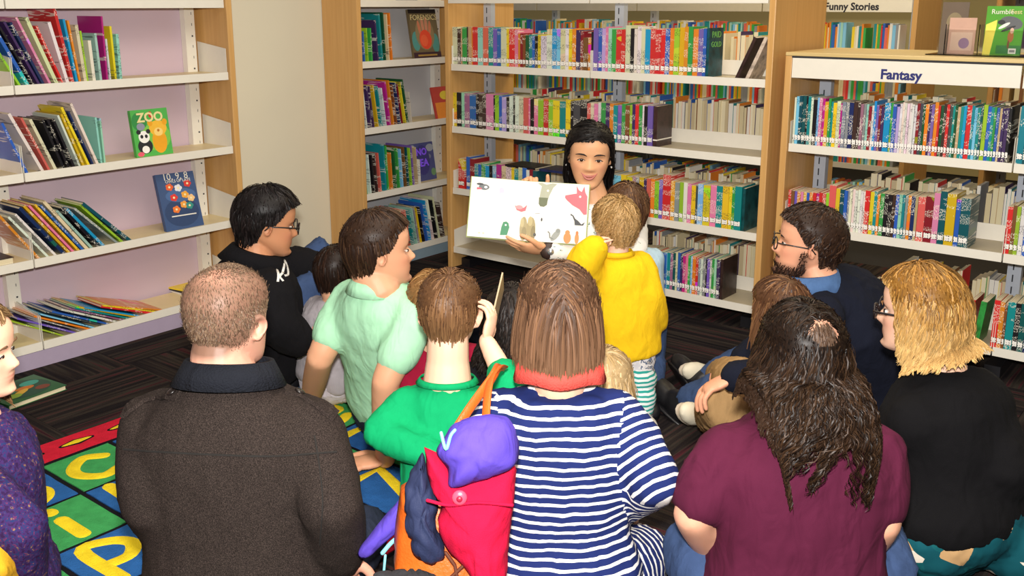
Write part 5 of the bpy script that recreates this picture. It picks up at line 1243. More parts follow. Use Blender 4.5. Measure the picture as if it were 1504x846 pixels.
# 5 -- the man with long curly hair in the plum T-shirt
N = RP(1178, 606, 2.1); P = np.array([*(N - CF * .02)[:2], .13])
J = joints(N, P, -2, .165, drop=.05, El=RP(1018, 755, 2.08), Er=RP(1294, 764, 2.08), Wl=RP(1050, 812, 2.28), Wr=RP(1262, 815, 2.28)); crossed(J, 1, .27, .22, .2)
J['Kl'] = RP(1012, 806, 2.26); J['Kr'] = RP(1312, 806, 2.26)
PLUM = cloth('plum_jersey', '#4f1830', .9, .04, .2, 800)
def crownbald(q, T, mixc): return T
body, hf = person('man with long dark curly hair in a plum T-shirt, seen from behind', J, (RP(1177, 520, 2.1), .228, -6, -2, 0), '#d9a184', build='m', tab=scale_tab(TAB_M, 1.10, 1.15), topmat=PLUM, botmat=JEANS, sleeve=.72, foldamp=.007, infl=.013, arm_r=(.050, .045, .034), hands=[simple_hand(J, 'l', -1), simple_hand(J, 'r', 1)], seed=6)
colls = [(J['N'] - J['up'] * .05, J['P'], .165), (J['Sl'] + J['up'] * .0, J['N'] + J['up'] * .0, .082), (J['Sr'], J['N'], .082)]
spot = np.array([.03, -.36, .84])
def notbald(q): return np.linalg.norm((q - spot) / np.array([.15, .2, .13]), axis=1) > .75
hair(body, hf, ['#120b08', '#1a110c', '#0d0705', '#24170f', '#302014'], n=11000, gather=.62, length=1.75, vol=.035, r=.0009, steps=22, hug=.7, hugz=(.55, .75), over=([.0, .14, .22], [9, 9, .02]), sweep=.1, grav=.22, crown=(.0, -.12, 1.0), lift=.04, jitter=.05, seed=11, colliders=colls, clump=300, clumpk=.10, curl=.65, curl_f=11, avoid=(np.array([.03, -.36, .85]), .165), tip='#3a281c', maskfn=notbald, line=([-.5, -.35, -.15, -.05, .05, .16, .26, .40], [.18, .20, .30, .46, .50, .62, .80, .86]),
     lenfn=lambda P, L, g: (.75 + .85 * np.clip(P[:, 2] - .15, 0, 1)) * g.uniform(.45, 1.05, len(P)) * np.clip(1.1 - 1.1 * (np.abs(P[:, 0]) - .12), .6, 1.1))
hair(body, hf, ['#1a110c', '#2a1c12', '#3a281a'], n=900, gather=.55, length=1.7, vol=.06, r=.0009, steps=30, hug=.6, hugz=(.6, .8), over=([.0, .14, .22], [9, 9, .02]), sweep=.1, grav=.2, crown=(.0, -.12, 1.0), lift=.08, jitter=.03, seed=14, colliders=[(a_, b_, c_ + .012) for a_, b_, c_ in colls], clump=70, clumpk=.16, curl=.95, curl_f=13, cap=False, maskfn=lambda q: notbald(q) & (q[:, 2] < .7) & (q[:, 1] < 0), name='loose_curls')
hair(body, hf, ['#3a281c', '#5a4638'], n=900, length=.28, vol=.0, r=.0006, steps=4, grav=.1, crown=(.0, -.12, 1.0), lift=.06, seed=12, cap=False, maskfn=lambda q: ~notbald(q), name='thin_hair')
collar(body, 'neckband', N - J['up'] * .0, J['up'], J['sh'], .074, .070, .016, PLUM, th=.004, flare=.2)

# 6 -- the blonde woman with glasses
N = RP(1388, 540, 2.5); P = gz(1405, 770, .15); P = P + CF * .02
J = joints(N, P, -38, .145, drop=.06, El=RP(1318, 665, 2.62), Er=RP(1475, 690, 2.40), Wl=RP(1345, 730, 2.75), Wr=RP(1440, 745, 2.62))
J['Kl'] = RP(1390, 790, 2.72); J['Kr'] = RP(1500, 800, 2.48); J['Al'] = RP(1440, 830, 2.62); J['Ar'] = RP(1560, 835, 2.55)
for k in ('Al', 'Ar'): J[k][2] = .09
BLACKKNIT = cloth('black_knit', '#0f0e10', .95, .05, .3, 500)
TEAL = blotch('teal_patchwork', [(0, '#10505a'), (.72, '#0e4852'), (.80, '#c8a070'), (.86, '#e8dccb'), (.92, '#135a60')], 17, kind='voronoi')
body, hf = person('woman with wavy blonde hair and glasses in a black cardigan, by the Fantasy bookcase', J, (RP(1352, 455, 2.5), .222, -56, 2, 0), '#e6b79c', build='f', tab=scale_tab(TAB_F, 1.12, 1.15), topmat=BLACKKNIT, topname='cardigan', botmat=TEAL, infl=.02, arm_r=(.055, .046, .034), hands=[simple_hand(J, 'l', -1, .88), simple_hand(J, 'r', 1, .88)], seed=8, leg_r=(.10, .085, .07))
[c for c in body.children if c.name.startswith('trousers')][0].name = 'patterned_skirt'
hair(body, hf, ['#85581f', '#986a2e', '#6a4416', '#a87a3a', '#5a3a14'], n=8500, length=.9, vol=.07, r=.001, steps=16, hug=.6, hugz=(.6, .8), over=([.0, .08, .16], [9, 9, .02]), sweep=.12, grav=.28, crown=(.0, .02, 1.03), lift=.05, jitter=.06, tip='#dcb676', seed=13, clump=220, clumpk=.10, curl=.5, curl_f=13, capcol='#7a5420', colliders=[(J['N'] - J['up'] * .06, J['P'], .15), (J['Sl'], J['N'], .05), (J['Sr'], J['N'], .05)],
     line=([-.5, -.35, -.15, -.05, .05, .16, .26, .40], [.20, .22, .32, .40, .44, .60, .82, .88]), lenfn=lambda P, L, g: np.clip(P[:, 2] * .62 + .40, .4, 1.1) * g.uniform(.85, 1.1, len(P)))
eyes(body, hf, brow='#8a6238'); glasses(body, hf, mat('frame_tortoise', '#1c1618', .3, 0), rim=.003)

# 7 -- the bearded man
N = RP(1204, 414, 3.1); P = gz(1280, 585, .14)
J = joints(N, P, -66, .16, drop=.05, El=RP(1168, 556, 2.84), Er=RP(1140, 500, 3.45), Wl=RP(1082, 553, 2.80), Wr=RP(1090, 530, 3.35))
J['Kl'] = RP(1120, 560, 3.25); J['Al'] = gz(1012, 588, .075); J['Tl'] = RP(972, 548, 3.62); J['Kr'] = RP(1130, 520, 3.65); J['Ar'] = gz(1042, 556, .075); J['Tr'] = RP(1012, 522, 3.86)
NAVY = cloth('navy_wool', '#141724', .95, .05, .35, 500)
def bearded(q, T, mixc):
    m = np.clip(q[:, 1] * 5 + .6, 0, 1) * np.clip((.25 - q[:, 2]) * 9, 0, 1); m = np.maximum(m, np.clip(q[:, 1] * 6, 0, 1) * np.exp(-((q[:, 2] - .285) / .018) ** 2) * (np.abs(q[:, 0]) < .13))
    m = np.maximum(m, np.exp(-((q[:, 1] - .04) / .07) ** 2) * np.clip((.46 - q[:, 2]) * 9, 0, 1) * (q[:, 2] > .15))
    return mixc(T, m * .8, '#2b1d18')
body, hf = person('bearded man with glasses in a navy jumper and denim collar, in profile', J, (RP(1188, 356, 3.1), .228, -80, -6, 0), '#dca080', build='m', topmat=NAVY, botmat=JEANS, shoes=SHOEK, infl=.018, foldamp=.007, tint_fn=bearded, tab=scale_tab(TAB_M, 1.05), topname='jumper', hunch=-np.cross(unit(N - P), CF) * 0 + CR * .05,
                  hands=[dict(w=J['Wl'] - CR * .008, d=unit(-CR * .88 - CU * .48 + CF * .1), n=unit(-CU - CR * .35), side=1, s=.98, curl=(.35, .4, .45, .45), thumb=.6), simple_hand(J, 'r', -1)], seed=9)
hair(body, hf, ['#2a1b14', '#35241a', '#20140f', '#4a3324'], line=LINE_MAN, n=3600, length=.22, vol=.06, r=.0012, steps=7, crown=(.0, -.2, 1.0), lift=.3, jitter=.22, hug=.5, curl=.5, curl_f=16, seed=15, clump=160)
hair(body, hf, ['#231713', '#2f201a', '#3d2a20'], n=1500, length=.09, vol=0, r=.0011, steps=3, comb=(0, .3, -1), lift=.7, jitter=.25, cap=False, seed=16, name='beard', line=([-.5, .5], [0, 0]),
     maskfn=lambda q: ((q[:, 2] < .22) & (q[:, 1] > -.02 + .0 * q[:, 2]) & (np.hypot(q[:, 0] / .1, (q[:, 2] - .215) / .03) > .8)) | ((np.abs(q[:, 1] - .05) < .05) & (q[:, 2] < .45) & (q[:, 2] > .15)) | ((q[:, 1] > .2) & (np.abs(q[:, 0]) < .13) & (np.abs(q[:, 2] - .285) < .018)))
eyes(body, hf, open_=.75); glasses(body, hf, mat('frame_black', '#141214', .3, 0), rim=.0021, w=.10, h=.085)
collar(body, 'denim_collar', hf.w((0, -.20, -.12)), unit(hf.U + hf.F * .25), hf.R, .070, .070, .055, cloth('denim_blue', '#4c6a96', .9, .1, .5, 600), th=.01, flare=.5)

# 8 -- the man in the black hoodie
N = RP(376, 384, 3.5); P = gz(378, 530, .14)
J = joints(N, P, 58, .165, drop=.05, El=RP(448, 392, 3.75), Er=RP(400, 470, 3.36), Wl=RP(486, 425, 3.72), Wr=RP(440, 500, 3.42))
J['Kl'] = RP(470, 372, 3.92); J['Al'] = gz(505, 520, .08); J['Kr'] = RP(452, 425, 3.62); J['Ar'] = gz(420, 545, .08)
HOOD = cloth('black_fleece', '#121114', .95, .05, .3, 450)
body, hf = person('man with black hair and glasses in a black hoodie, sitting against the wall', J, (RP(392, 325, 3.5), .236, 70, 10, 0), '#c98c66', build='m', topmat=HOOD, topname='hoodie', botmat=JEANS, shoes=SHOEK, infl=.024, foldamp=.009, tab=scale_tab(TAB_M, 1.08), hands=[simple_hand(J, 'l', -1), simple_hand(J, 'r', 1)], seed=10, arm_r=(.06, .052, .036), face=dict(chub=.5))
hair(body, hf, ['#0f0c0c', '#181314', '#221b1b'], line=LINE_MAN, n=4200, length=.34, vol=.075, r=.0012, steps=8, crown=(.0, -.12, 1.0), lift=.3, jitter=.16, hug=.55, grav=.05, curl=.2, seed=17, clump=150)
eyes(body, hf, brow='#141010'); glasses(body, hf, mat('frame_black', '#141214', .3, 0), rim=.0024)
collar(body, 'hood', hf.w((0, -.16, -.16)), unit(hf.U + hf.F * .15), hf.R, .066, .068, .055, HOOD, th=.024, flare=.5)
PRINT = mat('white_print', '#dcdad6', .8, .05)
tree = surface(child(body, 'hoodie'))
for pts in ([(407, 396), (409, 404), (408, 414)], [(416, 400), (411, 406), (416, 413)], [(418, 382), (417, 392), (415, 400)], [(418, 382), (422, 392), (423, 403), (418, 405)], [(411, 372), (412, 380)]):
    sewn(tree, pts, .009, .0015, PRINT, 'chest_print' if pts[0][1] > 375 else 'drawstring', body)

# 9 -- the small child beside the hoodie
N = RP(492, 440, 3.5); P = gz(486, 558, .10)
J = joints(N, P, 35, .095, drop=.03, El=RP(462, 500, 3.5), Er=RP(520, 505, 3.42), Wl=RP(470, 540, 3.6), Wr=RP(530, 545, 3.5)); crossed(J, .62, .22, .32, .1, .05)
GREYSW = cloth('grey_sweatshirt', '#aaa3a8', .9, .05, .3, 500)
body, hf = person('small dark haired child in a grey sweatshirt between the hoodie and the mint shirt', J, (RP(497, 400, 3.5), .19, 40, 6, 0), '#dba583', build='k', s=.95, topmat=GREYSW, botmat=cloth('pale_leggings', '#c9c2cc', .9), infl=.016, hands=[simple_hand(J, 'l', -1, .62), simple_hand(J, 'r', 1, .62)], seed=11)
hair(body, hf, ['#241610', '#2f1d14', '#1b110d'], n=2000, length=.4, vol=.05, r=.0014, steps=7, grav=.1, lift=.04, seed=19)
tree = surface(child(body, 'shirt')); SALM = mat('print_salmon', '#d8836f', .8, .1)
for k in range(3): sewn(tree, [(459, 482 + 7 * k), (466, 482 + 7 * k), (474, 481 + 7 * k)], .011, .0012, SALM, 'red_print', body)

# 10 -- the child in maroon behind the boy
N = RP(640, 505, 2.95); P = gz(645, 640, .10)
J = joints(N, P, 10, .10, drop=.03, El=RP(606, 560, 2.95), Er=RP(705, 545, 2.9), Wl=RP(620, 590, 3.1), Wr=RP(700, 570, 3.05)); crossed(J, .68, .2, .3, .1, .05)
MAROON = cloth('maroon_jersey', '#8e1430', .9, .05, .2)
body, hf = person('child with light brown hair in a maroon top, half hidden by the boy in green', J, (RP(636, 447, 2.95), .195, 8, 8, 0), '#e6b596', build='k', topmat=MAROON, botmat=DARKJEANS, infl=.02, hands=[simple_hand(J, 'l', -1, .66), simple_hand(J, 'r', 1, .66)], seed=12)
hair(body, hf, ['#8a6238', '#9c7446', '#6f4c2a', '#b08a58'], n=3000, length=.5, vol=.05, r=.0013, steps=8, grav=.15, lift=.03, seed=21, over=([.0, .14, .22], [.3, .2, .02]), part=0.0)

# 11 -- the child with dark curls
N = RP(748, 532, 2.8); P = gz(748, 680, .10); P = P - CF * .1
J = joints(N, P, 5, .10, drop=.03, El=RP(705, 600, 2.8), Er=RP(790, 600, 2.8), Wl=RP(715, 640, 2.95), Wr=RP(780, 640, 2.95)); crossed(J, .68, .2, .3, .1, .05)
body, hf = person('child with long black curls sitting between the boy in green and the striped woman', J, (RP(752, 472, 2.8), .20, 2, 6, 0), '#b98561', build='k', topmat=cloth('black_jersey', '#17151a', .95), botmat=DARKJEANS, infl=.016, hands=[simple_hand(J, 'l', -1, .66), simple_hand(J, 'r', 1, .66)], seed=13)
hair(body, hf, ['#15100f', '#1e1715', '#2a201c'], n=2600, length=.75, vol=.06, r=.0013, steps=12, hugz=(.5, .7), grav=.2, lift=.1, curl=.5, curl_f=18, clump=90, seed=23, over=([.0, .14, .22], [9, 9, .02]), colliders=[(J['N'], J['P'], .10)])

# 12 -- the woman reading
N = RP(874, 294, 3.72); P = np.array([*(N + CF * .03)[:2], .30])
J = joints(N, P, 180, .145, drop=.05, El=RP(930, 372, 3.60), Er=RP(808, 335, 3.66), Wl=RP(806, 368, 3.42), Wr=RP(784, 291, 3.60))
f0 = -CF
J['Kl'] = P * np.array([1, 1, 0]) + f0 * .28 + CR * .10 + CU * .075; J['Kr'] = P * np.array([1, 1, 0]) + f0 * .28 - CR * .10 + CU * .075
J['Al'] = P * np.array([1, 1, 0]) - f0 * .10 + CR * .09 + CU * .075; J['Ar'] = P * np.array([1, 1, 0]) - f0 * .10 - CR * .09 + CU * .075
DOTS = blotch('white_print_cardigan', [(0, '#e9e6e0'), (.66, '#5a7a6a'), (.69, '#e9e6e0'), (.74, '#6a6a6a'), (.77, '#efece6')], 45)
hl = dict(w=J['Wl'] - CR * .012, d=unit(-CR * .97 + CU * .12 + CF * .1), n=unit(CU * .75 + CF * .55), side=1, s=.92, curl=(.12, .14, .16, .2), spread=.12, thumb=.2)
hr = dict(w=RP(781, 296, 3.575), d=unit(CU * .95 - CR * .15 + CF * .02), n=unit(-CF), side=-1, s=.92, curl=(1.15, 1.15, 1.15, 1.15), spread=.1, thumb=.2)
body, hf = person('smiling woman with long black hair reading aloud, holding up the open picture book', J, (RP(866, 226, 3.68), .238, 183, 3, -3), '#dca67c', build='f', topmat=DOTS, topname='cardigan', botmat=DARKJEANS, infl=.014, hands=[hl, hr], seed=14, face=dict(lip='#b4685c', jaw=.86, nose=.8), sleeve=1.95, neckline=None)
hair(body, hf, ['#14100f', '#1c1614', '#0e0b0b'], n=4200, length=1.0, vol=.035, r=.0012, steps=16, grav=.2, lift=.02, jitter=.03, hug=.9, hugz=(.4, .65), over=([.0, .10, .2], [9, 9, .02]), sweep=.22, clump=60, clumpk=.08, curl=.1, curl_f=6, seed=25, part=-.08, crown=(.0, .22, 1.02), line=([-.5, -.35, -.15, -.05, .05, .16, .26, .40], [.20, .22, .32, .42, .47, .60, .76, .80]), colliders=[(J['N'] - CU * .05, J['P'], .11), (J['Sl'], J['N'], .062), (J['Sr'], J['N'], .062)],
     lenfn=lambda P, L, g: np.clip(P[:, 2] * .8 + .30, .4, 1.2) * g.uniform(.8, 1.08, len(P)))
eyes(body, hf, brow='#2a1c16', open_=.85, browz=.57); mouth(body, hf, '#b4685c', .055, .125, False)
for sx in (-1, 1):
    q = MB(); q.ell(hf.w((sx * .36, -.02, .33)), .0045, 8, 6); q.build('earring', mat('pearl', '#e8e4da', .2, 0), body, True)
q = MB(); wd = unit(J['Wl'] - J['El']); q.tube([J['Wl'] - wd * .0, J['Wl'] - wd * .012], .0335, 14, flat=.85); wt = q.build('watch_strap', mat('strap_brown', '#3a2a24', .5), body, True)
q = MB(); q.ell(J['Wl'] - wd * .006 - CF * .03 + CU * .004, (.013, .013, .013), 12, 8); q.build('watch_face', mat('steel', '#c8ccd0', .25, 0, metallic=.8), wt, True)
q = MB(); torso_mb(q, J, .0165, scale_tab(TAB_F, .52), np.zeros(3))

# 13 -- the toddler in yellow
N = RP(906, 374, 3.40); P = RP(916, 482, 3.47)
J = joints(N, P, -14, .076, drop=.03, El=RP(853, 392, 3.31), Er=RP(950, 432, 3.42), Wl=RP(872, 366, 3.28), Wr=RP(962, 470, 3.50), Kl=RP(898, 545, 3.5), Kr=RP(936, 546, 3.5), Al=gz(898, 598, .055), Ar=gz(941, 598, .055))
YEL = cloth('yellow_sweatshirt', '#efc41c', .9, .04, .3, 500)
LEG = blotch('floral_leggings', [(0, '#d8d6da'), (.45, '#e9e6e4'), (.55, '#5a6a86'), (.62, '#b9b4b0'), (.7, '#3a4256')], 60)
body, hf = person('toddler with fair curls in a yellow sweatshirt, standing by the book', J, (RP(904, 330, 3.40), .178, -30, 2, 0), '#f0c4aa', build='k', s=.86, tab=(TAB_K[0], [.118, .122, .118, .112, .108, .09, .06, .035], [.095, .10, .095, .085, .078, .065, .05, .035]), topmat=YEL, hem=-.34, topname='sweatshirt', botmat=LEG, shoes=mat('toddler_shoe', '#c9c2b8', .7), infl=.026, foldamp=.004, arm_r=(.036, .033, .024), leg_r=(.050, .044, .034),
                  hands=[dict(w=J['Wl'] + CU * .005, d=unit(CU * .45 + CR * .5 + CF * .5), n=unit(CR * .6 - CU * .3 + CF * .2), side=1, s=.56, curl=(.8, .85, .9, .9)), dict(w=J['Wr'], d=-CU, n=-CR, side=1, s=.56, fine=False)], seed=15, face=dict(chub=.8, nose=.7))
hair(body, hf, ['#a8804e', '#94703f', '#b8925e', '#80602f'], n=5200, length=.42, vol=.075, r=.0011, steps=11, lift=.4, jitter=.12, hug=.25, curl=1.0, curl_f=26, clump=210, clumpk=.2, seed=27, tip='#c9a878', line=([-.5, -.35, -.15, -.05, .05, .16, .26, .40], [.14, .18, .30, .46, .50, .58, .70, .78]))
collar(body, 'neckband', N + J['up'] * .002, J['up'], J['sh'], .050, .047, .016, YEL, th=.005, flare=.2)
SOCK = stripes('striped_sock', '#dfe6e4', '#2f9a90', .016, .45)
for sd in 'lr':
    q = MB(); limb(q, J['K' + sd], part_to(J['K' + sd], J['A' + sd], .5), J['A' + sd], (.058, .048, .042), 1.9, .008, .3); V_, F_ = np.array(q.v), q.f
    link('sock', np_mesh('sock', V_, F_, SOCK, attr={'along': V_[:, 2]}), body)

# 14 -- the child behind the toddler
N = RP(924, 362, 3.62); P = RP(930, 455, 3.68)
J = joints(N, P, -8, .088, drop=.03, El=RP(895, 420, 3.66), Er=RP(946, 425, 3.66), Wl=RP(900, 465, 3.64), Wr=RP(948, 470, 3.64), Kl=RP(930, 520, 3.72), Kr=RP(956, 520, 3.72), Al=gz(930, 578, .06), Ar=gz(956, 578, .06))
body, hf = person('child with brown hair in a pale blue top, standing just behind the toddler', J, (RP(921, 308, 3.62), .195, -12, 4, 0), '#e3b08e', build='k', s=.9, topmat=cloth('pale_blue_jersey', '#a9c2d0', .9), botmat=JEANS, shoes=SHOEK, infl=.014, hands=[simple_hand(J, 'l', 1, .6), simple_hand(J, 'r', -1, .6)], seed=16)
hair(body, hf, ['#4e3422', '#5e4230', '#3e281a', '#7a583a'], n=2600, length=.45, vol=.05, r=.0014, steps=7, grav=.1, lift=.03, seed=29)

# 15 -- the girl at the edge of the frame
N = RP(-38, 612, 2.05); P = np.array([*(N - CR * .02)[:2], .16])
J = joints(N, P, 72, .13, drop=.05, El=RP(22, 770, 1.95), Er=RP(28, 775, 1.92), Wl=RP(40, 850, 2.2), Wr=RP(30, 880, 2.05)); J['Kl'] = RP(-120, 860, 2.35); J['Kr'] = RP(-46, 812, 1.84); J['Al'] = RP(-220, 900, 2.3); J['Ar'] = RP(-220, 940, 2.2)
J['El'] = RP(-20, 760, 2.25)
KNIT = blotch('purple_fleck_knit', [(0, '#2e1a44'), (.42, '#3c2458'), (.52, '#23305e'), (.60, '#5c2a56'), (.68, '#8a7a4a'), (.72, '#34204c')], 120)
body, hf = person('girl with long fair hair in a purple flecked cardigan at the frame edge', J, (RP(-42, 512, 2.05), .20, 84, 4, 0), '#eebb9e', build='f', s=.95, topmat=KNIT, topname='cardigan', botmat=cloth('mustard_skirt', '#d9a528', .9), infl=.02, foldamp=.008, hands=[simple_hand(J, 'l', -1, .85), simple_hand(J, 'r', 1, .85)], seed=17, face=dict(chub=.4, nose=.85))
hair(body, hf, ['#8a6a48', '#7a5a3a', '#a08058', '#6a4c30'], n=3400, length=1.0, vol=.04, r=.0012, steps=12, hug=.6, hugz=(.5, .7), over=([.0, .08, .16], [9, 9, .02]), sweep=-.05, grav=.2, lift=.05, seed=31, part=0.0, colliders=[(J['N'], J['P'], .13), (J['Sl'], J['N'], .07), (J['Sr'], J['N'], .07)], line=([-.5, -.35, -.15, -.05, .05, .16, .26, .40], [.20, .22, .32, .40, .42, .56, .82, .88]))
eyes(body, hf, brow='#6a4c30', open_=.6)

# 16 -- the fair child on the striped woman's lap
N = RP(888, 614, 2.46); P = np.array([*N[:2], .24])
J = joints(N, P, 15, .085, drop=.03, El=RP(860, 690, 2.46), Er=RP(920, 690, 2.44), Wl=RP(870, 720, 2.56), Wr=RP(912, 735, 2.5)); crossed(J, .6, .2, .3, .2, .2)
FLOR = blotch('floral_white', [(0, '#e6e2e0'), (.58, '#eeeae8'), (.62, '#d8606a'), (.66, '#4f9ab0'), (.70, '#e8e4e2'), (.75, '#e0a040')], 55)
body, hf = person('fair haired child in white flowery clothes on the lap of the striped woman', J, (RP(886, 566, 2.46), .185, 10, 5, 0), '#eec0a4', build='k', s=.88, topmat=FLOR, botmat=FLOR, infl=.016, hands=[simple_hand(J, 'l', -1, .6), simple_hand(J, 'r', 1, .6)], seed=18)
hair(body, hf, ['#b89a6c', '#a88a5c', '#c9b088'], n=2200, length=.6, vol=.05, r=.0012, steps=8, hugz=(.5, .7), grav=.15, lift=.05, seed=33, over=([.0, .14, .22], [9, 9, .02]))

# 17 -- the child leaning against the bearded man
N = RP(1152, 516, 2.9); P = gz(1140, 612, .10); P = P - CF * .08
J = joints(N, P, -50, .095, drop=.03, El=RP(1118, 560, 2.82), Er=RP(1110, 548, 3.05), Wl=RP(1112, 578, 3.02), Wr=RP(1105, 552, 3.1), Kl=RP(1066, 594, 2.92), Kr=RP(1085, 560, 3.2))
J['Al'] = gz(1046, 616, .06); J['Ar'] = gz(1056, 552, .07); J['Tl'] = gz(1022, 606, .12); J['Tr'] = gz(1030, 548, .1)
RED = cloth('red_jersey', '#c51f28', .9)
body, hf = person('child with brown hair and tan trousers sitting against the bearded man', J, (RP(1146, 457, 2.9), .195, -40, 4, 0), '#e0ab88', build='k', topmat=RED, botmat=cloth('tan_cotton', '#a58358', .9, .05, .3), shoes=mat('cream_canvas', '#d8cfb8', .8), infl=.014, hands=[simple_hand(J, 'l', 1, .64), simple_hand(J, 'r', -1, .64)], seed=19, leg_r=(.072, .068, .042))
hair(body, hf, ['#4a2e1e', '#5c3c28', '#3a2318', '#7a5638'], n=3000, length=.75, vol=.05, r=.0014, hugz=(.5, .7), steps=9, grav=.18, lift=.03, seed=35, over=([.0, .14, .22], [9, 9, .02]), tip='#6a4a30')
# ------------------------------------------------------------------ the open picture book, the bag and the coats
TL, TR, BL, BR = RP(690, 261, 3.46), RP(862, 276, 3.44), RP(686, 348, 3.43), RP(852, 357, 3.41)
bu = unit((TR - TL) + (BR - BL)); bv = (TL - BL) + (TR - BR); bv = unit(bv - bu * bv.dot(bu)); bn = np.cross(bu, bv)
bw_, bh_ = np.linalg.norm(TR - TL), np.linalg.norm(TL - BL); O0 = BL
if bn.dot(CF) > 0: bn = -bn
bk = empty('picture_book', O0 + bu * bw_ / 2); tag(bk, 'large open white picture book of animals held up by the woman reading', 'book')
PAGEW = mat('page_white', '#dcd8d0', 0.5, 0.01, 5); BGREEN = mat('board_green', '#8f9a4a', 0.5, 0.04)
loc0 = O0 + bu * bw_ / 2
hw_ = bw_ / 2
for sd, ang in ((-1, math.radians(5)), (1, math.radians(4))):
    ux = bu * sd * math.cos(ang) + bn * math.sin(ang) * .9; ux = unit(ux); nn = unit(np.cross(ux, bv)); nn = nn if nn.dot(bn) > 0 else -nn
    M = np.stack([ux, bv, nn], 1)
    def slab(x0, x1, y0, y1, z0, z1):
        q = MB(); q.box((x0, y0, z0), (x1, y1, z1)); q.v = [tuple(M @ np.array(v)) for v in q.v]; return q
    c = slab(.001, hw_ + .003, -.003, bh_ + .003, -.004, -.001).build('cover_board', BGREEN, bk)
    pg = slab(.0005, hw_, 0, bh_, -.001, .009).build('page_block', PAGEW, bk)
    q = []
    U = lambda u, v: ((u - .5) * bw_ * sd, v * bh_) if sd > 0 else ((.5 - u) * bw_, v * bh_)
    def E(c, u, v, ru, rv, rot=0): q.append((c, [U(a, b) for a, b in poly(u, v, ru, rv * 1.0, 16, rot)]))
    def PG(c, pts): q.append((c, [U(a, b) for a, b in pts]))
    if sd < 0:
        E('#5d6264', .11, .84, .045, .05); E('#2c2e30', .075, .885, .03, .02); E('#e8e6e2', .125, .84, .014, .02); PG('#d8485a', [(.05, .83), (.09, .82), (.09, .80), (.05, .79)])
        E('#d8b8d8', .26, .80, .022, .06); E('#e8c4cc', .265, .72, .02, .05); PG('#d95a62', [(.38, .58), (.40, .50), (.44, .475), (.475, .50), (.485, .60), (.46, .55), (.42, .53)]); E('#e88a8c', .42, .55, .03, .035)
        PG('#1f7a4a', [(.275, .06), (.335, .07), (.35, .2), (.34, .27), (.32, .295), (.295, .28), (.283, .2)]); E('#f2f0ea', .318, .235, .008, .016)
        E('#9a8a5c', .468, .20, .032, .20); E('#857648', .475, .12, .022, .11); E('#b0a070', .455, .30, .016, .08)
        for k in range(3): PG('#d8d6d2', [(.10 + .1 * k, .55 - .12 * k), (.2 + .1 * k, .55 - .12 * k), (.2 + .1 * k, .553 - .12 * k), (.10 + .1 * k, .553 - .12 * k)])
        E('#c8b8a0', .1, .07, .01, .012); E('#c8b8a0', .135, .07, .01, .012)
    else:
        PG('#a3a48e', [(.565, .98), (.60, .93), (.59, .78), (.585, .66), (.655, .66), (.67, .78), (.70, .92), (.73, .98), (.69, .99), (.64, .96), (.60, .99)]); PG('#5e6444', [(.583, .74), (.66, .74), (.655, .62), (.63, .585), (.60, .59), (.585, .63)]); E('#f0eee6', .655, .86, .009, .018)
        PG('#dd5c66', [(.805, .80), (.83, .81), (.875, .83), (.90, .84), (.895, .97), (.915, .90), (.94, .87), (.96, .97), (.97, .87), (.99, .80), (.995, .50), (.97, .49), (.93, .58), (.87, .64), (.82, .72), (.803, .76)]); E('#f6eee6', .93, .79, .009, .018)
        PG('#24262a', [(.86, .50), (.885, .47), (.90, .42), (.93, .38), (.955, .33), (.985, .37), (.97, .31), (.90, .31), (.895, .38), (.875, .46), (.86, .47)])
        E('#8a8d86', .745, .12, .028, .10, -.3); E('#7a7d76', .765, .20, .02, .035); E('#e8782a', .845, .09, .032, .09); E('#e8782a', .845, .18, .02, .04); E('#e8782a', .925, .09, .018, .09); E('#d8661a', .925, .18, .012, .035)
        PG('#6a6d66', [(.675, .17), (.69, .15), (.695, .07), (.73, .05), (.73, .065), (.705, .085), (.70, .15), (.685, .185)])
        E('#9a8a5c', .535, .20, .038, .20); E('#7d6f44', .555, .14, .02, .12); E('#b0a070', .525, .33, .02, .08); E('#3a3a34', .57, .11, .012, .03); E('#2a2a2a', .62, .37, .007, .03); PG('#4a4a48', [(.56, .46), (.60, .47), (.60, .475), (.56, .465)])
    art(pg, q, M @ np.array([0, 0, .009]), M[:, 0], M[:, 1], M[:, 2], 'page_art')
for ch in list(bk.children_recursive):
    if ch.name.startswith('page_art'): ch['kind'] = 'stuff'
for ch in bk.children_recursive:
    if ch.type == 'MESH': pass
# local coordinates are already relative to the spine foot

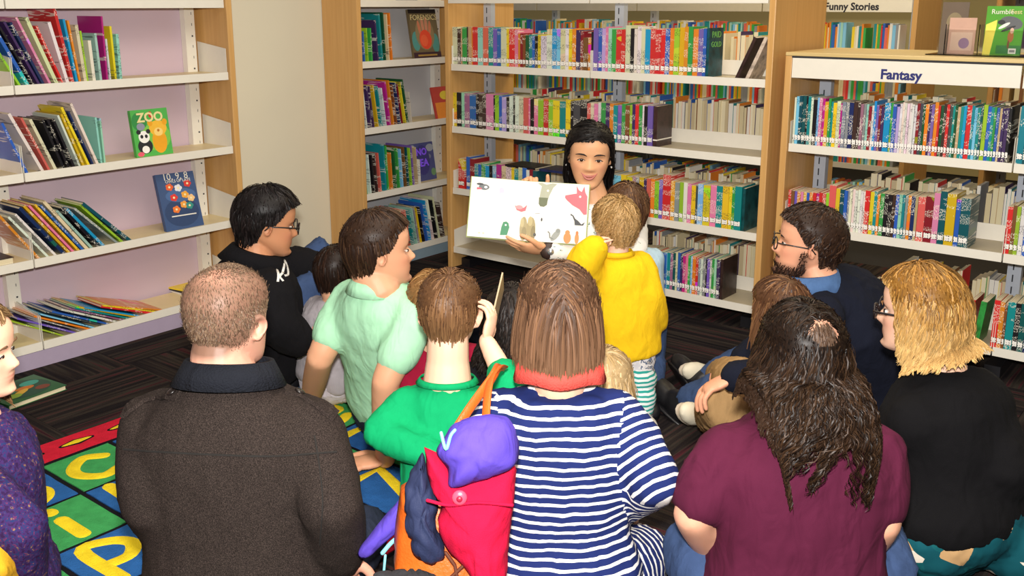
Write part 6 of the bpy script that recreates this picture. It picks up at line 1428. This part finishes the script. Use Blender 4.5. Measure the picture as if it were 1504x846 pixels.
def pillow(name, outline, d, thick, m, amp=.008, freq=(16, 16, 14), seed=0.0, tilt=0.0, parent=None, n=72, rings=11, power=.6):
    """lumpy closed piece of draped cloth with a front and a back"""
    P = [RP(x, y, d + tilt * (y - outline[0][1]) / 100.0) for x, y in outline]; P = smooth_path(P + [P[0]], 8); P = np.array(P[:-1])
    seg = np.r_[0, np.cumsum(np.linalg.norm(np.diff(np.r_[P, P[:1]], axis=0), axis=1))]; t = np.linspace(0, seg[-1], n, endpoint=False); Pc = np.r_[P, P[:1]]
    B = np.stack([np.interp(t, seg, Pc[:, k]) for k in range(3)], 1); c = B.mean(0); V = [B]; nn = -CF * .96 + CU * .25; nn = unit(nn)
    rs = [1 - k / rings for k in range(1, rings)]
    for sgn in (1, -1):
        for r in rs: V.append(c + (B - c) * r + nn * sgn * thick * (1 - r ** 2.2) ** power)
    V = np.concatenate(V + [np.array([c + nn * thick, c - nn * thick])]); F = []
    def strip(a, b, flip):
        for j in range(n):
            k = (j + 1) % n; f = (a + j, a + k, b + k, b + j); F.append(f[::-1] if flip else f)
    last = 0; m_ = len(rs)
    for s_, fl in ((0, False), (1, True)):
        prev = 0
        for i in range(m_): cur = (1 + s_ * m_ + i) * n; strip(prev, cur, fl); prev = cur
        tip = len(V) - 2 + s_
        for j in range(n):
            k = (j + 1) % n; f = (prev + j, prev + k, tip); F.append(f[::-1] if fl else f)
    V = folds(V, F, amp, freq, seed)
    return link(name, np_mesh(name, V, F, m), parent)
LEATHER = mat('orange_leather', '#d4601c', .42, .12, 18, .35, 160)
tote = pillow('tote_bag', [(588, 712), (640, 690), (712, 700), (732, 760), (738, 900), (736, 1050), (660, 1066), (592, 1056), (582, 900), (578, 800)], 1.99, .075, LEATHER, .004, power=.35)
tag(tote, 'orange leather tote bag hanging from the striped woman\'s shoulder under the coats', 'bag')
for pts in ([(626, 702, 1.97), (650, 662, 1.97), (690, 600, 2.01), (722, 556, 2.07), (731, 540, 2.13), (737, 540, 2.24)], [(712, 700, 1.95), (713, 640, 1.95), (715, 590, 1.99), (721, 556, 2.06), (733, 540, 2.13), (741, 541, 2.24)]):
    q = MB(); q.tube(smooth_path([RP(*p) for p in pts], 6), .0105, 8, flat=.35); q.build('strap', LEATHER, tote, True)
q = MB(); q.tube([RP(x, y, 1.905) for x, y in ((655, 812), (668, 830), (672, 850))], .004, 6); q.tube([RP(x, y, 1.905) for x, y in ((690, 822), (660, 850))], .004, 6); tag(q.build('seam', mat('seam_dark', '#5a2a12', .7), tote, True), kind='stuff')
REDW = cloth('crimson_wool', '#c9143c', .9, .04, .35, 420); PURP = cloth('violet_lining', '#5a46b4', .75, .04, .15, 500); PUFF = cloth('navy_quilt', '#2c3350', .6, .06, .2, 300)
rc = pillow('red_coat', [(622, 655), (642, 664), (668, 684), (720, 686), (757, 682), (757, 730), (750, 790), (746, 850), (744, 930), (722, 940), (700, 900), (688, 846), (654, 806), (640, 768), (647, 738), (630, 714), (624, 685)], 1.90, .055, REDW, .006, (9, 9, 11), 2.0)
tag(rc, 'crimson red coat with a round button draped over the orange tote bag', 'coat')
cpt = RP(675, 731, 1.838); q = MB(); R_ = np.stack([CR, unit(-CF + CU * .2), unit(CU + CF * .2)], 1)
q.ell(cpt, (.0145, .006, .0145), 18, 8, R=R_); b_ = q.build('button', mat('button_pink', '#e0506a', .3), rc, True)
q = MB(); q.ell(cpt - CF * .006, (.006, .003, .006), 12, 6, R=R_); q.build('button_centre', mat('button_dark', '#9c1c38', .4), b_, True)
q = MB(); q.tube(smooth_path([RP(x, y, 1.842) for x, y in ((628, 735), (660, 742), (700, 738), (752, 742))], 5), .0035, 6); q.build('placket_seam', REDW, rc, True)
hd = pillow('purple_jacket', [(652, 640), (664, 622), (692, 611), (722, 607), (746, 612), (759, 632), (763, 656), (757, 684), (732, 697), (705, 707), (659, 719), (656, 690), (640, 664)], 1.865, .06, PURP, .0045, (11, 11, 9), 5.0)
tag(hd, 'purple jacket hood draped on top of the red coat', 'jacket')
q = MB(); q.tube(smooth_path([RP(x, y, 1.825) for x, y in ((648, 636), (655, 660), (662, 640), (668, 632))], 5), .0035, 6); q.build('zip', mat('zip_aqua', '#86cfd8', .4), hd, True)
sv = pillow('purple_jacket', [(596, 722), (604, 742), (598, 768), (566, 796), (540, 820), (526, 818), (527, 806), (548, 780), (574, 746)], 2.06, .03, PURP, .003, (12, 12, 9), 8.0)
tag(sv, 'purple sleeve hanging over the rug at the left of the orange tote', 'jacket')
q = MB(); q.tube(smooth_path([RP(x, y, 2.03) for x, y in ((562, 812), (574, 798), (586, 788))], 5), .005, 6); q.tube([RP(x, y, 2.03) for x, y in ((566, 816), (564, 838))], .003, 6); q.build('zip', mat('zip_aqua', '#86cfd8', .4), sv, True)
nj = pillow('navy_jacket', [(612, 676), (622, 662), (632, 700), (645, 735), (640, 762), (652, 800), (656, 820), (640, 833), (618, 824), (600, 796), (590, 752), (592, 712)], 1.915, .045, PUFF, .008, (14, 14, 16), 11.0)
tag(nj, 'navy quilted jacket bundled between the red coat and the boy in green', 'jacket')
hat = pillow('knitted_hat', [(540, 846), (560, 838), (600, 836), (640, 842), (660, 870), (640, 900), (560, 900), (535, 875)], 1.86, .05, mat('dark_fur', '#2a2a2e', .95, .25, 60, .8, 120), .01)
tag(hat, 'dark grey knitted hat at the very bottom beside the orange tote', 'hat')
# the thin booklet in the boy's hand
a, b_ = RP(737, 400, 2.52), RP(722, 464, 2.47); up_ = unit(a - b_); dp_ = unit(ray(729, 430) + CR * .10); dp_ = unit(dp_ - up_ * dp_.dot(up_)); nx = np.cross(dp_, up_)
c, p = book_parts(.004, .12, np.linalg.norm(a - b_), False, 0)
bo = c.build('booklet', [mat('cover_buff', '#b39c7c', .4, .15, 30)]); p.build('pages', PAGES, bo); bo.matrix_world = frame_m(b_, nx, dp_, up_); tag(bo, 'thin booklet held up by the boy in green, seen edge on', 'book')
